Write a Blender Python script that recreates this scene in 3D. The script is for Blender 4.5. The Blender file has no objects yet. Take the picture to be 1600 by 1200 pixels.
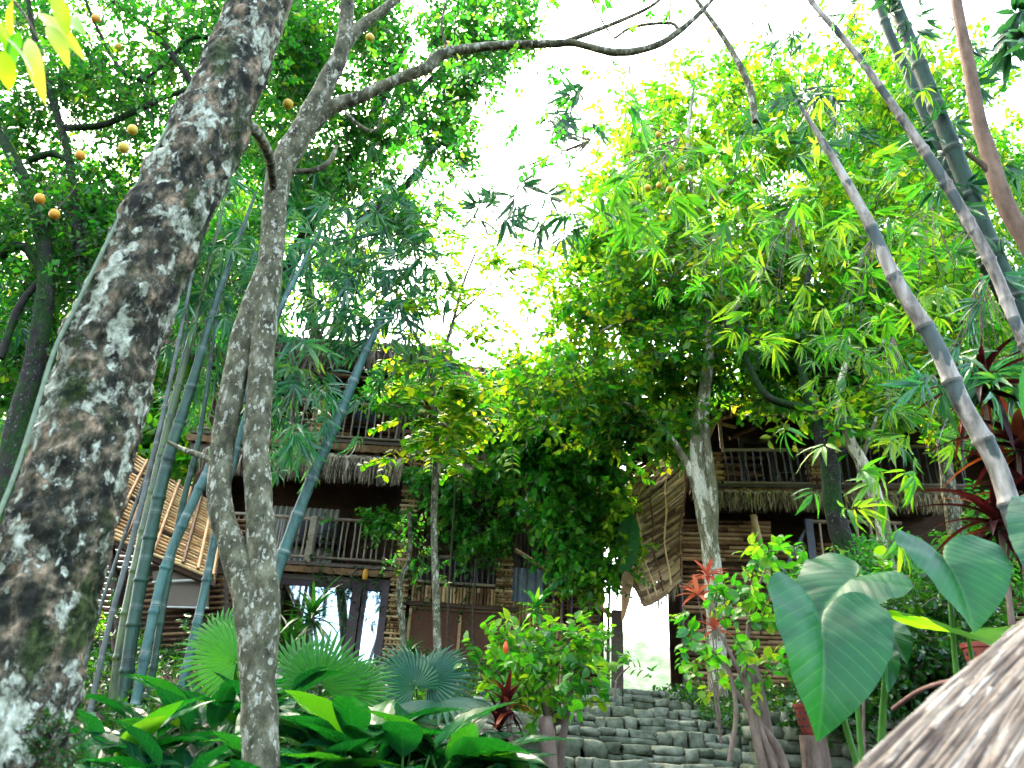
import bpy, math, random
import numpy as np
from mathutils import Matrix, Vector, noise as mnoise
random.seed(11)
rng = np.random.default_rng(11)
sc = bpy.context.scene
COL = sc.collection
R_ = math.radians

# ------------------------------------------------------------------ camera
FPX = 1200.0
PITCH, ROLL = R_(25.5), R_(3.5)
CAM = np.array([0.0, 0.0, 1.5])
cam_rot = Matrix.Rotation(math.pi/2 + PITCH, 3, 'X') @ Matrix.Rotation(ROLL, 3, 'Z')
CR = np.array(cam_rot)
cd = bpy.data.cameras.new('camera')
cam = bpy.data.objects.new('camera', cd)
COL.objects.link(cam)
cam.matrix_world = Matrix.Translation(Vector(CAM)) @ cam_rot.to_4x4()
cd.lens = 27.0; cd.sensor_width = 36.0
cd.clip_start = 0.05; cd.clip_end = 3000
cd.dof.use_dof = True; cd.dof.focus_distance = 9.5; cd.dof.aperture_fstop = 3.6
sc.camera = cam

def P(px, py, Y):
    "point seen at picture position (px, py) that lies in the world plane y = Y"
    d = CR @ np.array([(px-800)/FPX, (600-py)/FPX, -1.0])
    return CAM + d*(Y/d[1])
def PV(px, py, Y):
    px = np.asarray(px, float); py = np.asarray(py, float)
    d = np.stack([(px-800)/FPX, (600-py)/FPX, -np.ones_like(px)], -1) @ CR.T
    return CAM + d*(np.asarray(Y)/d[..., 1])[..., None]
def mpp(px, py, Y):
    return float(np.linalg.norm(P(px+1, py, Y)-P(px, py, Y)))
def gz(x, y):
    "height of the ground"
    y = np.asarray(y, float); x = np.asarray(x, float)
    z = 0.212*np.clip(y, -3, 11)
    z = z + 0.05*np.sin(x*1.3+y*.7)*np.clip((y-3)/4, 0, 1)
    z = z - np.clip((y-19)/40, 0, 1)**1*14
    return z
def GP(px, Y, dz=0.0):
    p = P(px, 1130, Y)
    return np.array([p[0], Y, float(gz(p[0], Y))+dz])
def unit(v):
    v = np.asarray(v, float)
    return v/np.maximum(np.linalg.norm(v, axis=-1, keepdims=True), 1e-9)

# ------------------------------------------------------------------ mesh building
class G:
    def __init__(s): s.v = []; s.st = []; s.f = {3: [], 4: []}; s.m = {3: [], 4: []}; s.n = 0
    def add(s, v, f, st=None, mi=0):
        v = np.asarray(v, float).reshape(-1, 3); f = np.asarray(f, int)
        if st is None: st = np.zeros((len(v), 3))
        st = np.asarray(st, float)
        if st.ndim == 1: st = np.tile(st, (len(v), 1))
        s.v.append(v); s.st.append(st)
        s.f[f.shape[1]].append(f+s.n); s.m[f.shape[1]].append(np.full(len(f), mi)); s.n += len(v)
    def addf(s, f, base, mi=0):
        f = np.asarray(f, int); s.f[f.shape[1]].append(f+base); s.m[f.shape[1]].append(np.full(len(f), mi))
    def build(s, name, mats, parent=None, smooth=False):
        me = bpy.data.meshes.new(name)
        v = np.concatenate(s.v); st = np.concatenate(s.st)
        if parent is not None and parent.type == 'EMPTY' or (parent is not None and parent.parent is not None) or parent is not None:
            wl = world_loc(parent); v = v-wl
        t = np.concatenate(s.f[3]) if s.f[3] else np.zeros((0, 3), int)
        q = np.concatenate(s.f[4]) if s.f[4] else np.zeros((0, 4), int)
        loops = np.concatenate([t.ravel(), q.ravel()]).astype(np.int32)
        tot = np.concatenate([np.full(len(t), 3), np.full(len(q), 4)]).astype(np.int32)
        start = np.concatenate([[0], np.cumsum(tot)[:-1]]).astype(np.int32)
        me.vertices.add(len(v)); me.vertices.foreach_set('co', v.astype(np.float32).ravel())
        me.loops.add(len(loops)); me.loops.foreach_set('vertex_index', loops)
        me.polygons.add(len(tot)); me.polygons.foreach_set('loop_start', start)
        try: me.polygons.foreach_set('loop_total', tot)
        except Exception: pass
        mi = np.concatenate([np.concatenate(s.m[3]) if s.m[3] else np.zeros(0), np.concatenate(s.m[4]) if s.m[4] else np.zeros(0)]).astype(np.int32)
        if not isinstance(mats, (list, tuple)): mats = [mats]
        for m in mats: me.materials.append(m)
        me.polygons.foreach_set('material_index', mi)
        me.polygons.foreach_set('use_smooth', np.full(len(tot), smooth))
        at = me.attributes.new('st', 'FLOAT_VECTOR', 'POINT')
        at.data.foreach_set('vector', st.astype(np.float32).ravel())
        me.update(calc_edges=True)
        o = bpy.data.objects.new(name, me); COL.objects.link(o)
        if parent is not None: o.parent = parent
        return o
def world_loc(o):
    p = np.zeros(3)
    while o is not None: p = p+np.array(o.location); o = o.parent
    return p
def tag(o, label, cat=None, group=None, kind=None):
    if label: o['label'] = label
    if cat: o['category'] = cat
    if group: o['group'] = group
    if kind: o['kind'] = kind
    return o
def thing(name, label, cat, loc, group=None):
    o = bpy.data.objects.new(name, None); COL.objects.link(o); o.location = Vector([float(a) for a in loc])
    o.empty_display_size = .1
    return tag(o, label, cat, group)

BOXF = [(0,1,2,3),(7,6,5,4),(0,4,5,1),(1,5,6,2),(2,6,7,3),(3,7,4,0)]
def box_pts(g, c8, st=None, mi=0):
    g.add(c8, BOXF, st, mi)
def beam(g, a, b, w, h, st=None, up=(0, 0, 1), mi=0):
    "square bar from a to b"
    a = np.asarray(a, float); b = np.asarray(b, float); d = unit(b-a)
    s = np.cross(d, up); 
    if np.linalg.norm(s) < .05: s = np.cross(d, (0, 1, 0))
    s = unit(s)*w/2; t = unit(np.cross(s, d))*h/2
    c = [a-s-t, a+s-t, a+s+t, a-s+t]; e = [b-s-t, b+s-t, b+s+t, b-s+t]
    if st is None: st = (0, 0, random.random())
    v = np.array(c+e); L = np.linalg.norm(b-a)
    S = np.zeros((8, 3)); S[4:, 1] = L; S[:, 2] = st[2]; S[:, 0] = st[0]
    g.add(v, BOXF, S, mi)
def catmull(pts, n):
    pts = np.asarray(pts, float)
    if len(pts) == 2: return pts[0]+(pts[1]-pts[0])*np.linspace(0, 1, n)[:, None]
    p = np.vstack([2*pts[0]-pts[1], pts, 2*pts[-1]-pts[-2]])
    m = len(pts)-1; t = np.linspace(0, m, n); i = np.minimum(t.astype(int), m-1); u = (t-i)[:, None]
    a, b, c, d = p[i], p[i+1], p[i+2], p[i+3]
    return .5*((2*b)+(-a+c)*u+(2*a-5*b+4*c-d)*u*u+(-a+3*b-3*c+d)*u**3)
def tube(g, pts, rad, n=8, seg=None, rough=0, rf=3.0, rnd=None, mi=0, cap=True, nodes=None, wig=0, ridge=0):
    pts = np.asarray(pts, float)
    if seg is None: seg = max(4, len(pts)*5)
    if wig: 
        pts = pts.copy(); pts[1:-1] += rng.normal(0, wig, pts[1:-1].shape)
    c = catmull(pts, seg)
    rad = np.interp(np.linspace(0, 1, seg), np.linspace(0, 1, len(rad)), rad) if np.ndim(rad) else np.full(seg, rad)
    T = unit(np.gradient(c, axis=0)); L = np.concatenate([[0], np.cumsum(np.linalg.norm(np.diff(c, axis=0), axis=1))])
    ref = np.array([1.0, 0, 0]) if abs(T[0][0]) < .9 else np.array([0, 1.0, 0])
    A = np.zeros_like(c); a = unit(ref-T[0]*np.dot(ref, T[0]))
    for i in range(seg):
        a = unit(a-T[i]*np.dot(a, T[i])); A[i] = a
    B = np.cross(T, A)
    if nodes:
        ph = (L/nodes) % 1; k = np.exp(-((np.minimum(ph, 1-ph)*nodes)/.014)**2)
        rad = rad*(1+.2*k-.05*np.sin(ph*math.pi))
    th = np.linspace(0, 2*math.pi, n, endpoint=False)
    V = c[:, None]+rad[:, None, None]*(np.cos(th)[None, :, None]*A[:, None]+np.sin(th)[None, :, None]*B[:, None])
    if rough:
        for i in range(seg):
            for j in range(n):
                q = Vector(V[i, j])*rf
                k = mnoise.fractal(q, 0.9, 2.1, 4)*rough
                if ridge: k += ridge*(.35-abs(mnoise.noise(q*2.3+Vector((3, 1, 7))))-.5*abs(mnoise.noise(q*6.1)))
                V[i, j] = c[i]+(V[i, j]-c[i])*(1+k)
    st = np.zeros((seg, n, 3)); st[..., 0] = th/(2*math.pi); st[..., 1] = L[:, None]; st[..., 2] = random.random() if rnd is None else rnd
    i, j = np.meshgrid(np.arange(seg-1), np.arange(n), indexing='ij'); j2 = (j+1) % n
    f = np.stack([i*n+j, i*n+j2, (i+1)*n+j2, (i+1)*n+j], -1).reshape(-1, 4)
    base = g.n
    g.add(V.reshape(-1, 3), f, st.reshape(-1, 3), mi)
    if cap:
        for k, ring in ((0, c[0]), (seg-1, c[-1])):
            b2 = g.n
            vv = np.vstack([V[k], ring[None]]); ff = [(x, (x+1) % n, n) if k else ((x+1) % n, x, n) for x in range(n)]
            g.add(vv, ff, (0, L[k], .5), mi)
    return c, rad

# leaf templates: x across, y along, z out of the blade
def T_far():
    v = np.array([(0,0,0),(.30,.38,.10),(.22,.72,.05),(0,1,-.08),(-.22,.72,.05),(-.30,.38,.10)])
    return v, [(0,1,2,3),(0,3,4,5)]
def T_lance():
    v = np.array([(0,0,0),(.075,.2,.02),(.07,.6,-.03),(0,1,-.16),(-.07,.6,-.03),(-.075,.2,.02)])
    return v, [(0,1,2,3),(0,3,4,5)]
def T_mid():
    v = np.array([(0,0,0),(.2,.16,.05),(.31,.42,.07),(.22,.74,.02),(0,1,-.12),(-.22,.74,.02),(-.31,.42,.07),(-.2,.16,.05),(0,.42,0),(0,.74,-.02)])
    return v, [(0,1,2,8),(0,8,6,7),(8,2,3,9),(8,9,5,6),(9,3,4,4),(9,4,5,5)]
def T_round():
    v = np.array([(0,0,0),(.27,.15,.03),(.4,.45,.05),(.3,.8,.02),(0,1,-.06),(-.3,.8,.02),(-.4,.45,.05),(-.27,.15,.03),(0,.45,0)])
    return v, [(0,1,2,8),(0,8,6,7),(8,2,3,4),(8,4,5,6)]
TM = {'far': T_far(), 'lance': T_lance(), 'mid': None, 'round': T_round()}
_v, _f = T_mid(); TM['mid'] = (_v, [(0,1,2,8),(0,8,6,7),(8,2,3,9),(8,9,5,6),(9,3,4,5)])
def T_lance2():
    xs = [0,.15,.4,.7,1]; w = [.01,.07,.085,.05,0]; zz = [0,.0,-.03,-.12,-.27]
    v = [];
    for a, b, c in zip(xs, w, zz): v += [(-b,a,c+b*.25),(0,a,c),(b,a,c+b*.25)]
    f = []
    for k in range(4): f += [(k*3,k*3+1,k*3+4,k*3+3),(k*3+1,k*3+2,k*3+5,k*3+4)]
    return np.array(v), f
TM['lance2'] = T_lance2()
def leaves(g, pos, d, nrm, size, tm='far', rnd=None, wid=1.0, mi=0):
    k = len(pos)
    if k == 0: return
    y = unit(d); z = unit(nrm-y*np.sum(nrm*y, -1, keepdims=True)); x = np.cross(y, z)
    v, f = TM[tm]; n = len(v); size = np.broadcast_to(np.asarray(size, float), (k,))
    wv = np.broadcast_to(np.asarray(wid, float), (k,))
    V = pos[:, None]+size[:, None, None]*(v[None, :, 0, None]*wv[:, None, None]*x[:, None]+v[None, :, 1, None]*y[:, None]+v[None, :, 2, None]*z[:, None])
    if rnd is None: rnd = rng.random(k)
    st = np.zeros((k, n, 3)); st[..., 0] = v[None, :, 0]; st[..., 1] = v[None, :, 1]; st[..., 2] = rnd[:, None]
    base = g.n
    fa = np.asarray(f); F = (fa[None]+(np.arange(k)*n)[:, None, None]).reshape(-1, fa.shape[1])
    g.add(V.reshape(-1, 3), F, st.reshape(-1, 3), mi)
def rdir(k, up=0.0):
    v = rng.normal(size=(k, 3)); v = unit(v); v[:, 2] += up; return unit(v)
def twigs(g, c, nl=9, L=.3, size=.09, tm='far', droop=.4, up=.2, spread=1.0, wid=1.0, stem=True, lean=None, planar=.0, tone=None, mi=0, mi2=1):
    "leafy twigs: one stem with leaves alternating along it at each point of c"
    k = len(c)
    if k == 0: return
    d = rdir(k, up)
    if lean is not None: d = unit(d+np.asarray(lean))
    LL = L*rng.uniform(.6, 1.3, k)
    side = unit(np.cross(d, rdir(k)+np.array([0, 0, .01])))
    t = (np.arange(nl)+.6)/nl
    sag = -droop*.35
    pos = c[:, None]+d[:, None]*(LL[:, None]*t)[..., None]
    pos = pos+np.array([0, 0, 1.0])*(LL[:, None]*t**2*sag)[..., None]
    sgn = np.where(np.arange(nl) % 2 == 0, 1.0, -1.0)
    if not planar:
        ang = rng.uniform(-.9, .9, (k, nl))
        o2 = unit(np.cross(d, side))
        sv = side[:, None]*np.cos(ang)[..., None]*sgn[None, :, None]+o2[:, None]*np.sin(ang)[..., None]
    else:
        sv = side[:, None]*sgn[None, :, None]+rng.normal(0, .12, (k, nl, 3))
    ld = d[:, None]*.55+sv*spread+np.array([0, 0, -1.0])*droop*rng.uniform(.3, 1.2, (k, nl, 1))
    nr = np.array([0, 0, 1.0])+rng.normal(0, .45, (k, nl, 3))
    tr = (rng.random(k)[:, None]*.6+rng.random((k, nl))*.4) if tone is None else (tone[:, None]*.7+rng.random((k, nl))*.3)
    ps = pos.reshape(-1, 3)
    leaves(g, ps, ld.reshape(-1, 3), nr.reshape(-1, 3), (size*rng.uniform(.65, 1.25, (k, nl))).ravel(), tm, tr.ravel(), wid, mi)
    if stem:
        w = .0035+L*.008
        e = c+d*LL[:, None]+np.array([0, 0, 1.0])*(LL*sag)[:, None]
        m = (c+e)/2-np.array([0, 0, 1.0])*(LL*sag*.25)[:, None]
        s1 = unit(np.cross(d, rdir(k)))*w
        s2 = np.cross(d, s1)
        tri = [s1, -.5*s1+.87*s2, -.5*s1-.87*s2]
        V = np.stack([c+q for q in tri]+[m+q*.8 for q in tri]+[e+q*.3 for q in tri], 1)
        ff = np.array([(a, b, b+3, a+3) for o in (0, 3) for a, b in ((o, o+1), (o+1, o+2), (o+2, o))])
        F = (ff[None]+(np.arange(k)*9)[:, None, None]).reshape(-1, 4)
        g.add(V.reshape(-1, 3), F, (0, 0, .5), mi2)
def fans(g, c, nl=7, size=.3, droop=.6, wid=1.0, lean=(0, 0, 0), tm='lance', mi=0, spread=1.0):
    "bamboo sprays: narrow leaves fanned out from one point"
    k = len(c)
    if k == 0: return
    d = unit(rng.normal(size=(k, 3))*np.array([1, 1, .5])+np.array([0, 0, -droop])+np.asarray(lean))
    side = unit(np.cross(d, rdir(k)))
    a = np.linspace(-1.15, 1.15, nl)*spread
    ld = d[:, None]*np.cos(a)[None, :, None]+side[:, None]*np.sin(a)[None, :, None]
    ld = ld+rng.normal(0, .16, ld.shape)
    nr = np.cross(d, side)[:, None]+rng.normal(0, .3, ld.shape)
    nr[..., 2] = np.abs(nr[..., 2])+.3
    pos = c[:, None]+ld*.01+d[:, None]*(np.abs(np.cos(a))*size*.25)[None, :, None]
    rn = rng.random(k)[:, None]*.6+rng.random((k, nl))*.4
    sz = size*(1-.35*np.abs(a)/1.2)[None]*rng.uniform(.65, 1.15, (k, nl))
    leaves(g, pos.reshape(-1, 3), ld.reshape(-1, 3), nr.reshape(-1, 3), sz.ravel(), tm, rn.ravel(), wid, mi)
def cloud(ells, thr=-.05, freq=.9, seed=0.0):
    "points inside a set of crown lobes (px, py, rx, ry, Y0, Y1, n), thinned by a 3-D noise into clumps with gaps"
    out = []
    for (cx, cy, rx, ry, Y0, Y1, n) in ells:
        m = int(n*1.9)
        u = unit(rng.normal(size=(m, 3)))*(rng.random((m, 1))**(1/2.4))
        ang = np.arctan2(u[:, 1], u[:, 0]); wob = 1+.22*np.sin(ang*3+cx)+.16*np.sin(ang*5+cy)+.1*np.sin(ang*9+cx)
        p = PV(cx+u[:, 0]*rx*wob, cy+u[:, 1]*ry*wob, (Y0+Y1)/2+u[:, 2]*(Y1-Y0)/2)
        q = np.array([mnoise.noise(Vector((a[0]*freq+seed, a[1]*freq, a[2]*freq+seed*2))) for a in p])
        p = p[q > thr][:n]
        out.append(p)
    return np.concatenate(out)

# ------------------------------------------------------------------ materials
def newmat(name):
    m = bpy.data.materials.new(name); m.use_nodes = True
    nt = m.node_tree; nt.nodes.clear()
    out = nt.nodes.new('ShaderNodeOutputMaterial')
    return m, nt, out
def N(nt, t, **kw):
    n = nt.nodes.new(t)
    for k, v in kw.items():
        if k.startswith('i_'): n.inputs[k[2:].replace('_', ' ')].default_value = v
        else: setattr(n, k, v)
    return n
def ramp(nt, cols, fac=None, interp='LINEAR'):
    r = N(nt, 'ShaderNodeValToRGB'); r.color_ramp.interpolation = interp
    e = r.color_ramp.elements
    while len(e) < len(cols): e.new(.5)
    for i, (p, c) in enumerate(cols): e[i].position = p; e[i].color = (*c, 1)
    if fac is not None: nt.links.new(fac, r.inputs[0])
    return r
def st_nodes(nt):
    a = N(nt, 'ShaderNodeAttribute', attribute_name='st'); s = N(nt, 'ShaderNodeSeparateXYZ')
    nt.links.new(a.outputs['Vector'], s.inputs[0]); return s
def leafmat(name, cols, tcols, trans=.5, rough=.38, spec=.45, vein=0.0):
    m, nt, out = newmat(name); s = st_nodes(nt)
    r = ramp(nt, cols, s.outputs[2]); t = ramp(nt, tcols, s.outputs[2])
    p = N(nt, 'ShaderNodeBsdfPrincipled'); p.inputs['Roughness'].default_value = rough
    p.inputs['Specular IOR Level'].default_value = spec
    col = r.outputs[0]; tc = t.outputs[0]
    if vein:
        ab = N(nt, 'ShaderNodeMath', operation='ABSOLUTE'); nt.links.new(s.outputs[0], ab.inputs[0])
        w = N(nt, 'ShaderNodeMath', operation='MULTIPLY_ADD'); w.inputs[1].default_value = -1.2; nt.links.new(ab.outputs[0], w.inputs[0]); nt.links.new(s.outputs[1], w.inputs[2])
        sn = N(nt, 'ShaderNodeMath', operation='MULTIPLY'); sn.inputs[1].default_value = 40.0; nt.links.new(w.outputs[0], sn.inputs[0])
        si = N(nt, 'ShaderNodeMath', operation='SINE'); nt.links.new(sn.outputs[0], si.inputs[0])
        vr = ramp(nt, [(.93, (0, 0, 0)), (1.0, (1, 1, 1))], si.outputs[0])
        mid = ramp(nt, [(0.0, (1, 1, 1)), (.022, (0, 0, 0))], ab.outputs[0])
        mx = N(nt, 'ShaderNodeMath', operation='MAXIMUM'); nt.links.new(vr.outputs[0], mx.inputs[0]); nt.links.new(mid.outputs[0], mx.inputs[1])
        mm = N(nt, 'ShaderNodeMath', operation='MULTIPLY'); mm.inputs[1].default_value = vein; nt.links.new(mx.outputs[0], mm.inputs[0])
        mix = N(nt, 'ShaderNodeMixRGB'); nt.links.new(mm.outputs[0], mix.inputs[0]); nt.links.new(col, mix.inputs[1]); mix.inputs[2].default_value = (.14, .3, .07, 1)
        col = mix.outputs[0]
        bp = N(nt, 'ShaderNodeBump'); bp.inputs['Strength'].default_value = .12; bp.inputs['Distance'].default_value = .003
        nt.links.new(si.outputs[0], bp.inputs['Height']); nt.links.new(bp.outputs[0], p.inputs['Normal'])
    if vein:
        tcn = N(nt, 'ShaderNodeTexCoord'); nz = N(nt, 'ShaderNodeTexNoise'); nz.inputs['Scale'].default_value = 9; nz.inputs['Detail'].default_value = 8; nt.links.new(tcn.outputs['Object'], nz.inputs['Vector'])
        rz = ramp(nt, [(.3, (.55, .6, .55)), (.55, (1, 1, 1)), (.70, (1.25, 1.2, 1.0)), (.74, (2.2, 1.5, .8))], nz.outputs['Fac'])  # lighter blotches paint a glossy sheen; the last stop makes brown spots
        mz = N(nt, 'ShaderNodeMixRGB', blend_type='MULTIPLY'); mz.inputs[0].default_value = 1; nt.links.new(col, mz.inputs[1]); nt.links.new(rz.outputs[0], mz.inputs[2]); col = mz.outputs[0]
    nt.links.new(col, p.inputs['Base Color'])
    tr = N(nt, 'ShaderNodeBsdfTranslucent'); nt.links.new(tc, tr.inputs[0])
    mx = N(nt, 'ShaderNodeMixShader'); mx.inputs[0].default_value = trans
    nt.links.new(p.outputs[0], mx.inputs[1]); nt.links.new(tr.outputs[0], mx.inputs[2]); nt.links.new(mx.outputs[0], out.inputs[0])
    return m
def surf(name, cols, scale=(1, 1, 1), nscale=6, detail=8, rough=.8, bump=.3, bdist=.02, rndmix=0.0, extra=None, spec=.3, island=False):
    "noise ramp colour, mixed with a per-piece tone, with bump"
    m, nt, out = newmat(name)
    tc = N(nt, 'ShaderNodeTexCoord'); mp = N(nt, 'ShaderNodeMapping'); mp.inputs['Scale'].default_value = scale
    nt.links.new(tc.outputs['Object'], mp.inputs[0])
    n = N(nt, 'ShaderNodeTexNoise'); n.inputs['Scale'].default_value = nscale; n.inputs['Detail'].default_value = detail; n.inputs['Roughness'].default_value = .65
    nt.links.new(mp.outputs[0], n.inputs['Vector'])
    fac = n.outputs['Fac']
    if rndmix:
        s = st_nodes(nt)
        a = N(nt, 'ShaderNodeMath', operation='SUBTRACT'); nt.links.new(s.outputs[2], a.inputs[0]); a.inputs[1].default_value = .5
        b = N(nt, 'ShaderNodeMath', operation='MULTIPLY_ADD'); b.inputs[1].default_value = rndmix; nt.links.new(a.outputs[0], b.inputs[0]); nt.links.new(fac, b.inputs[2]); fac = b.outputs[0]
    r = ramp(nt, cols, fac)
    p = N(nt, 'ShaderNodeBsdfPrincipled'); p.inputs['Roughness'].default_value = rough; p.inputs['Specular IOR Level'].default_value = spec
    nt.links.new(r.outputs[0], p.inputs['Base Color'])
    if bump:
        bp = N(nt, 'ShaderNodeBump'); bp.inputs['Strength'].default_value = bump; bp.inputs['Distance'].default_value = bdist
        nt.links.new(n.outputs['Fac'], bp.inputs['Height']); nt.links.new(bp.outputs[0], p.inputs['Normal'])
    nt.links.new(p.outputs[0], out.inputs[0])
    return m
def barkmat(name, base, lichen, moss, lscale=9, lthr=.56, mthr=.58, spots=True, stretch=.6, bump=.8, bd=.012, fis=.5):
    m, nt, out = newmat(name); tc = N(nt, 'ShaderNodeTexCoord')
    mp = N(nt, 'ShaderNodeMapping'); mp.inputs['Scale'].default_value = (1, 1, stretch); nt.links.new(tc.outputs['Object'], mp.inputs[0])
    def noise(sc_, det, seed=0, rg=.65, dist=0.0):
        mq = N(nt, 'ShaderNodeMapping'); mq.inputs['Location'].default_value = (seed, seed*.7, -seed); nt.links.new(mp.outputs[0], mq.inputs[0])
        n = N(nt, 'ShaderNodeTexNoise'); n.inputs['Scale'].default_value = sc_; n.inputs['Detail'].default_value = det; n.inputs['Roughness'].default_value = rg
        n.inputs['Distortion'].default_value = dist
        nt.links.new(mq.outputs[0], n.inputs['Vector']); return n
    n1 = noise(14, 10); r1 = ramp(nt, base, n1.outputs['Fac'])
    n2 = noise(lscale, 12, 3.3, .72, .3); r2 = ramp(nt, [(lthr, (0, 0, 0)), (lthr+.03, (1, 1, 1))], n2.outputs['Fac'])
    n2b = noise(34, 6, 5.1); rl = ramp(nt, lichen, n2b.outputs['Fac'])  # lichen tones; the forked tree's bark passes painted sun patches here
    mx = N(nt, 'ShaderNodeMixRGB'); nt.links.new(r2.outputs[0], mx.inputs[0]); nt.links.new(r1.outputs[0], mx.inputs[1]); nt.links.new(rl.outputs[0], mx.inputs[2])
    last = mx.outputs[0]
    if spots:
        vo = N(nt, 'ShaderNodeTexVoronoi'); vo.inputs['Scale'].default_value = lscale*2.3; vo.inputs['Randomness'].default_value = 1
        nd = noise(20, 3, 9.0); va = N(nt, 'ShaderNodeVectorMath', operation='MULTIPLY_ADD'); nt.links.new(nd.outputs['Color'], va.inputs[0]); va.inputs[1].default_value = (.05, .05, .05); nt.links.new(mp.outputs[0], va.inputs[2])
        nt.links.new(va.outputs[0], vo.inputs['Vector'])
        sx = N(nt, 'ShaderNodeSeparateXYZ'); nt.links.new(vo.outputs['Color'], sx.inputs[0])
        sz = N(nt, 'ShaderNodeMath', operation='MULTIPLY'); sz.inputs[1].default_value = .62; nt.links.new(sx.outputs[0], sz.inputs[0])
        lt = N(nt, 'ShaderNodeMath', operation='LESS_THAN'); nt.links.new(vo.outputs['Distance'], lt.inputs[0])
        s2 = N(nt, 'ShaderNodeMath', operation='SUBTRACT'); nt.links.new(sz.outputs[0], s2.inputs[0]); s2.inputs[1].default_value = .2
        nt.links.new(s2.outputs[0], lt.inputs[1])
        m2 = N(nt, 'ShaderNodeMixRGB'); nt.links.new(lt.outputs[0], m2.inputs[0]); nt.links.new(last, m2.inputs[1]); nt.links.new(rl.outputs[0], m2.inputs[2]); last = m2.outputs[0]
    n3 = noise(3.2, 10, 7.7, .7); r3 = ramp(nt, [(mthr, (0, 0, 0)), (mthr+.08, (1, 1, 1))], n3.outputs['Fac'])
    rm = ramp(nt, moss, n2b.outputs['Fac'])
    m3 = N(nt, 'ShaderNodeMixRGB'); nt.links.new(r3.outputs[0], m3.inputs[0]); nt.links.new(last, m3.inputs[1]); nt.links.new(rm.outputs[0], m3.inputs[2])
    p = N(nt, 'ShaderNodeBsdfPrincipled'); p.inputs['Roughness'].default_value = .85; p.inputs['Specular IOR Level'].default_value = .25
    nt.links.new(m3.outputs[0], p.inputs['Base Color'])
    n5 = noise(lscale*5.5, 8, 12.0, .7); r5 = ramp(nt, [(.33, (.12, .11, .1)), (.47, (1, 1, 1))], n5.outputs['Fac'])
    vc = N(nt, 'ShaderNodeTexVoronoi', feature='DISTANCE_TO_EDGE'); vc.inputs['Scale'].default_value = lscale*2.0
    nq = noise(8, 6, 2.2); vq = N(nt, 'ShaderNodeVectorMath', operation='MULTIPLY_ADD'); nt.links.new(nq.outputs['Color'], vq.inputs[0]); vq.inputs[1].default_value = (.22, .22, .22); nt.links.new(mp.outputs[0], vq.inputs[2]); nt.links.new(vq.outputs[0], vc.inputs['Vector'])
    r6 = ramp(nt, [(.0, (.25, .23, .2)), (.05, (1, 1, 1))], vc.outputs['Distance'])
    mu = N(nt, 'ShaderNodeMixRGB', blend_type='MULTIPLY'); mu.inputs[0].default_value = 1; nt.links.new(r5.outputs[0], mu.inputs[1]); nt.links.new(r6.outputs[0], mu.inputs[2])
    mw = N(nt, 'ShaderNodeMixRGB', blend_type='MULTIPLY'); mw.inputs[0].default_value = fis; nt.links.new(m3.outputs[0], mw.inputs[1]); nt.links.new(mu.outputs[0], mw.inputs[2]); nt.links.new(mw.outputs[0], p.inputs['Base Color'])
    ad = N(nt, 'ShaderNodeMath', operation='MULTIPLY_ADD'); ad.inputs[1].default_value = .35; nt.links.new(r2.outputs[0], ad.inputs[0]); nt.links.new(n1.outputs['Fac'], ad.inputs[2])
    bp = N(nt, 'ShaderNodeBump'); bp.inputs['Strength'].default_value = bump; bp.inputs['Distance'].default_value = bd
    nt.links.new(ad.outputs[0], bp.inputs['Height']); nt.links.new(bp.outputs[0], p.inputs['Normal']); nt.links.new(p.outputs[0], out.inputs[0])
    return m
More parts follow.
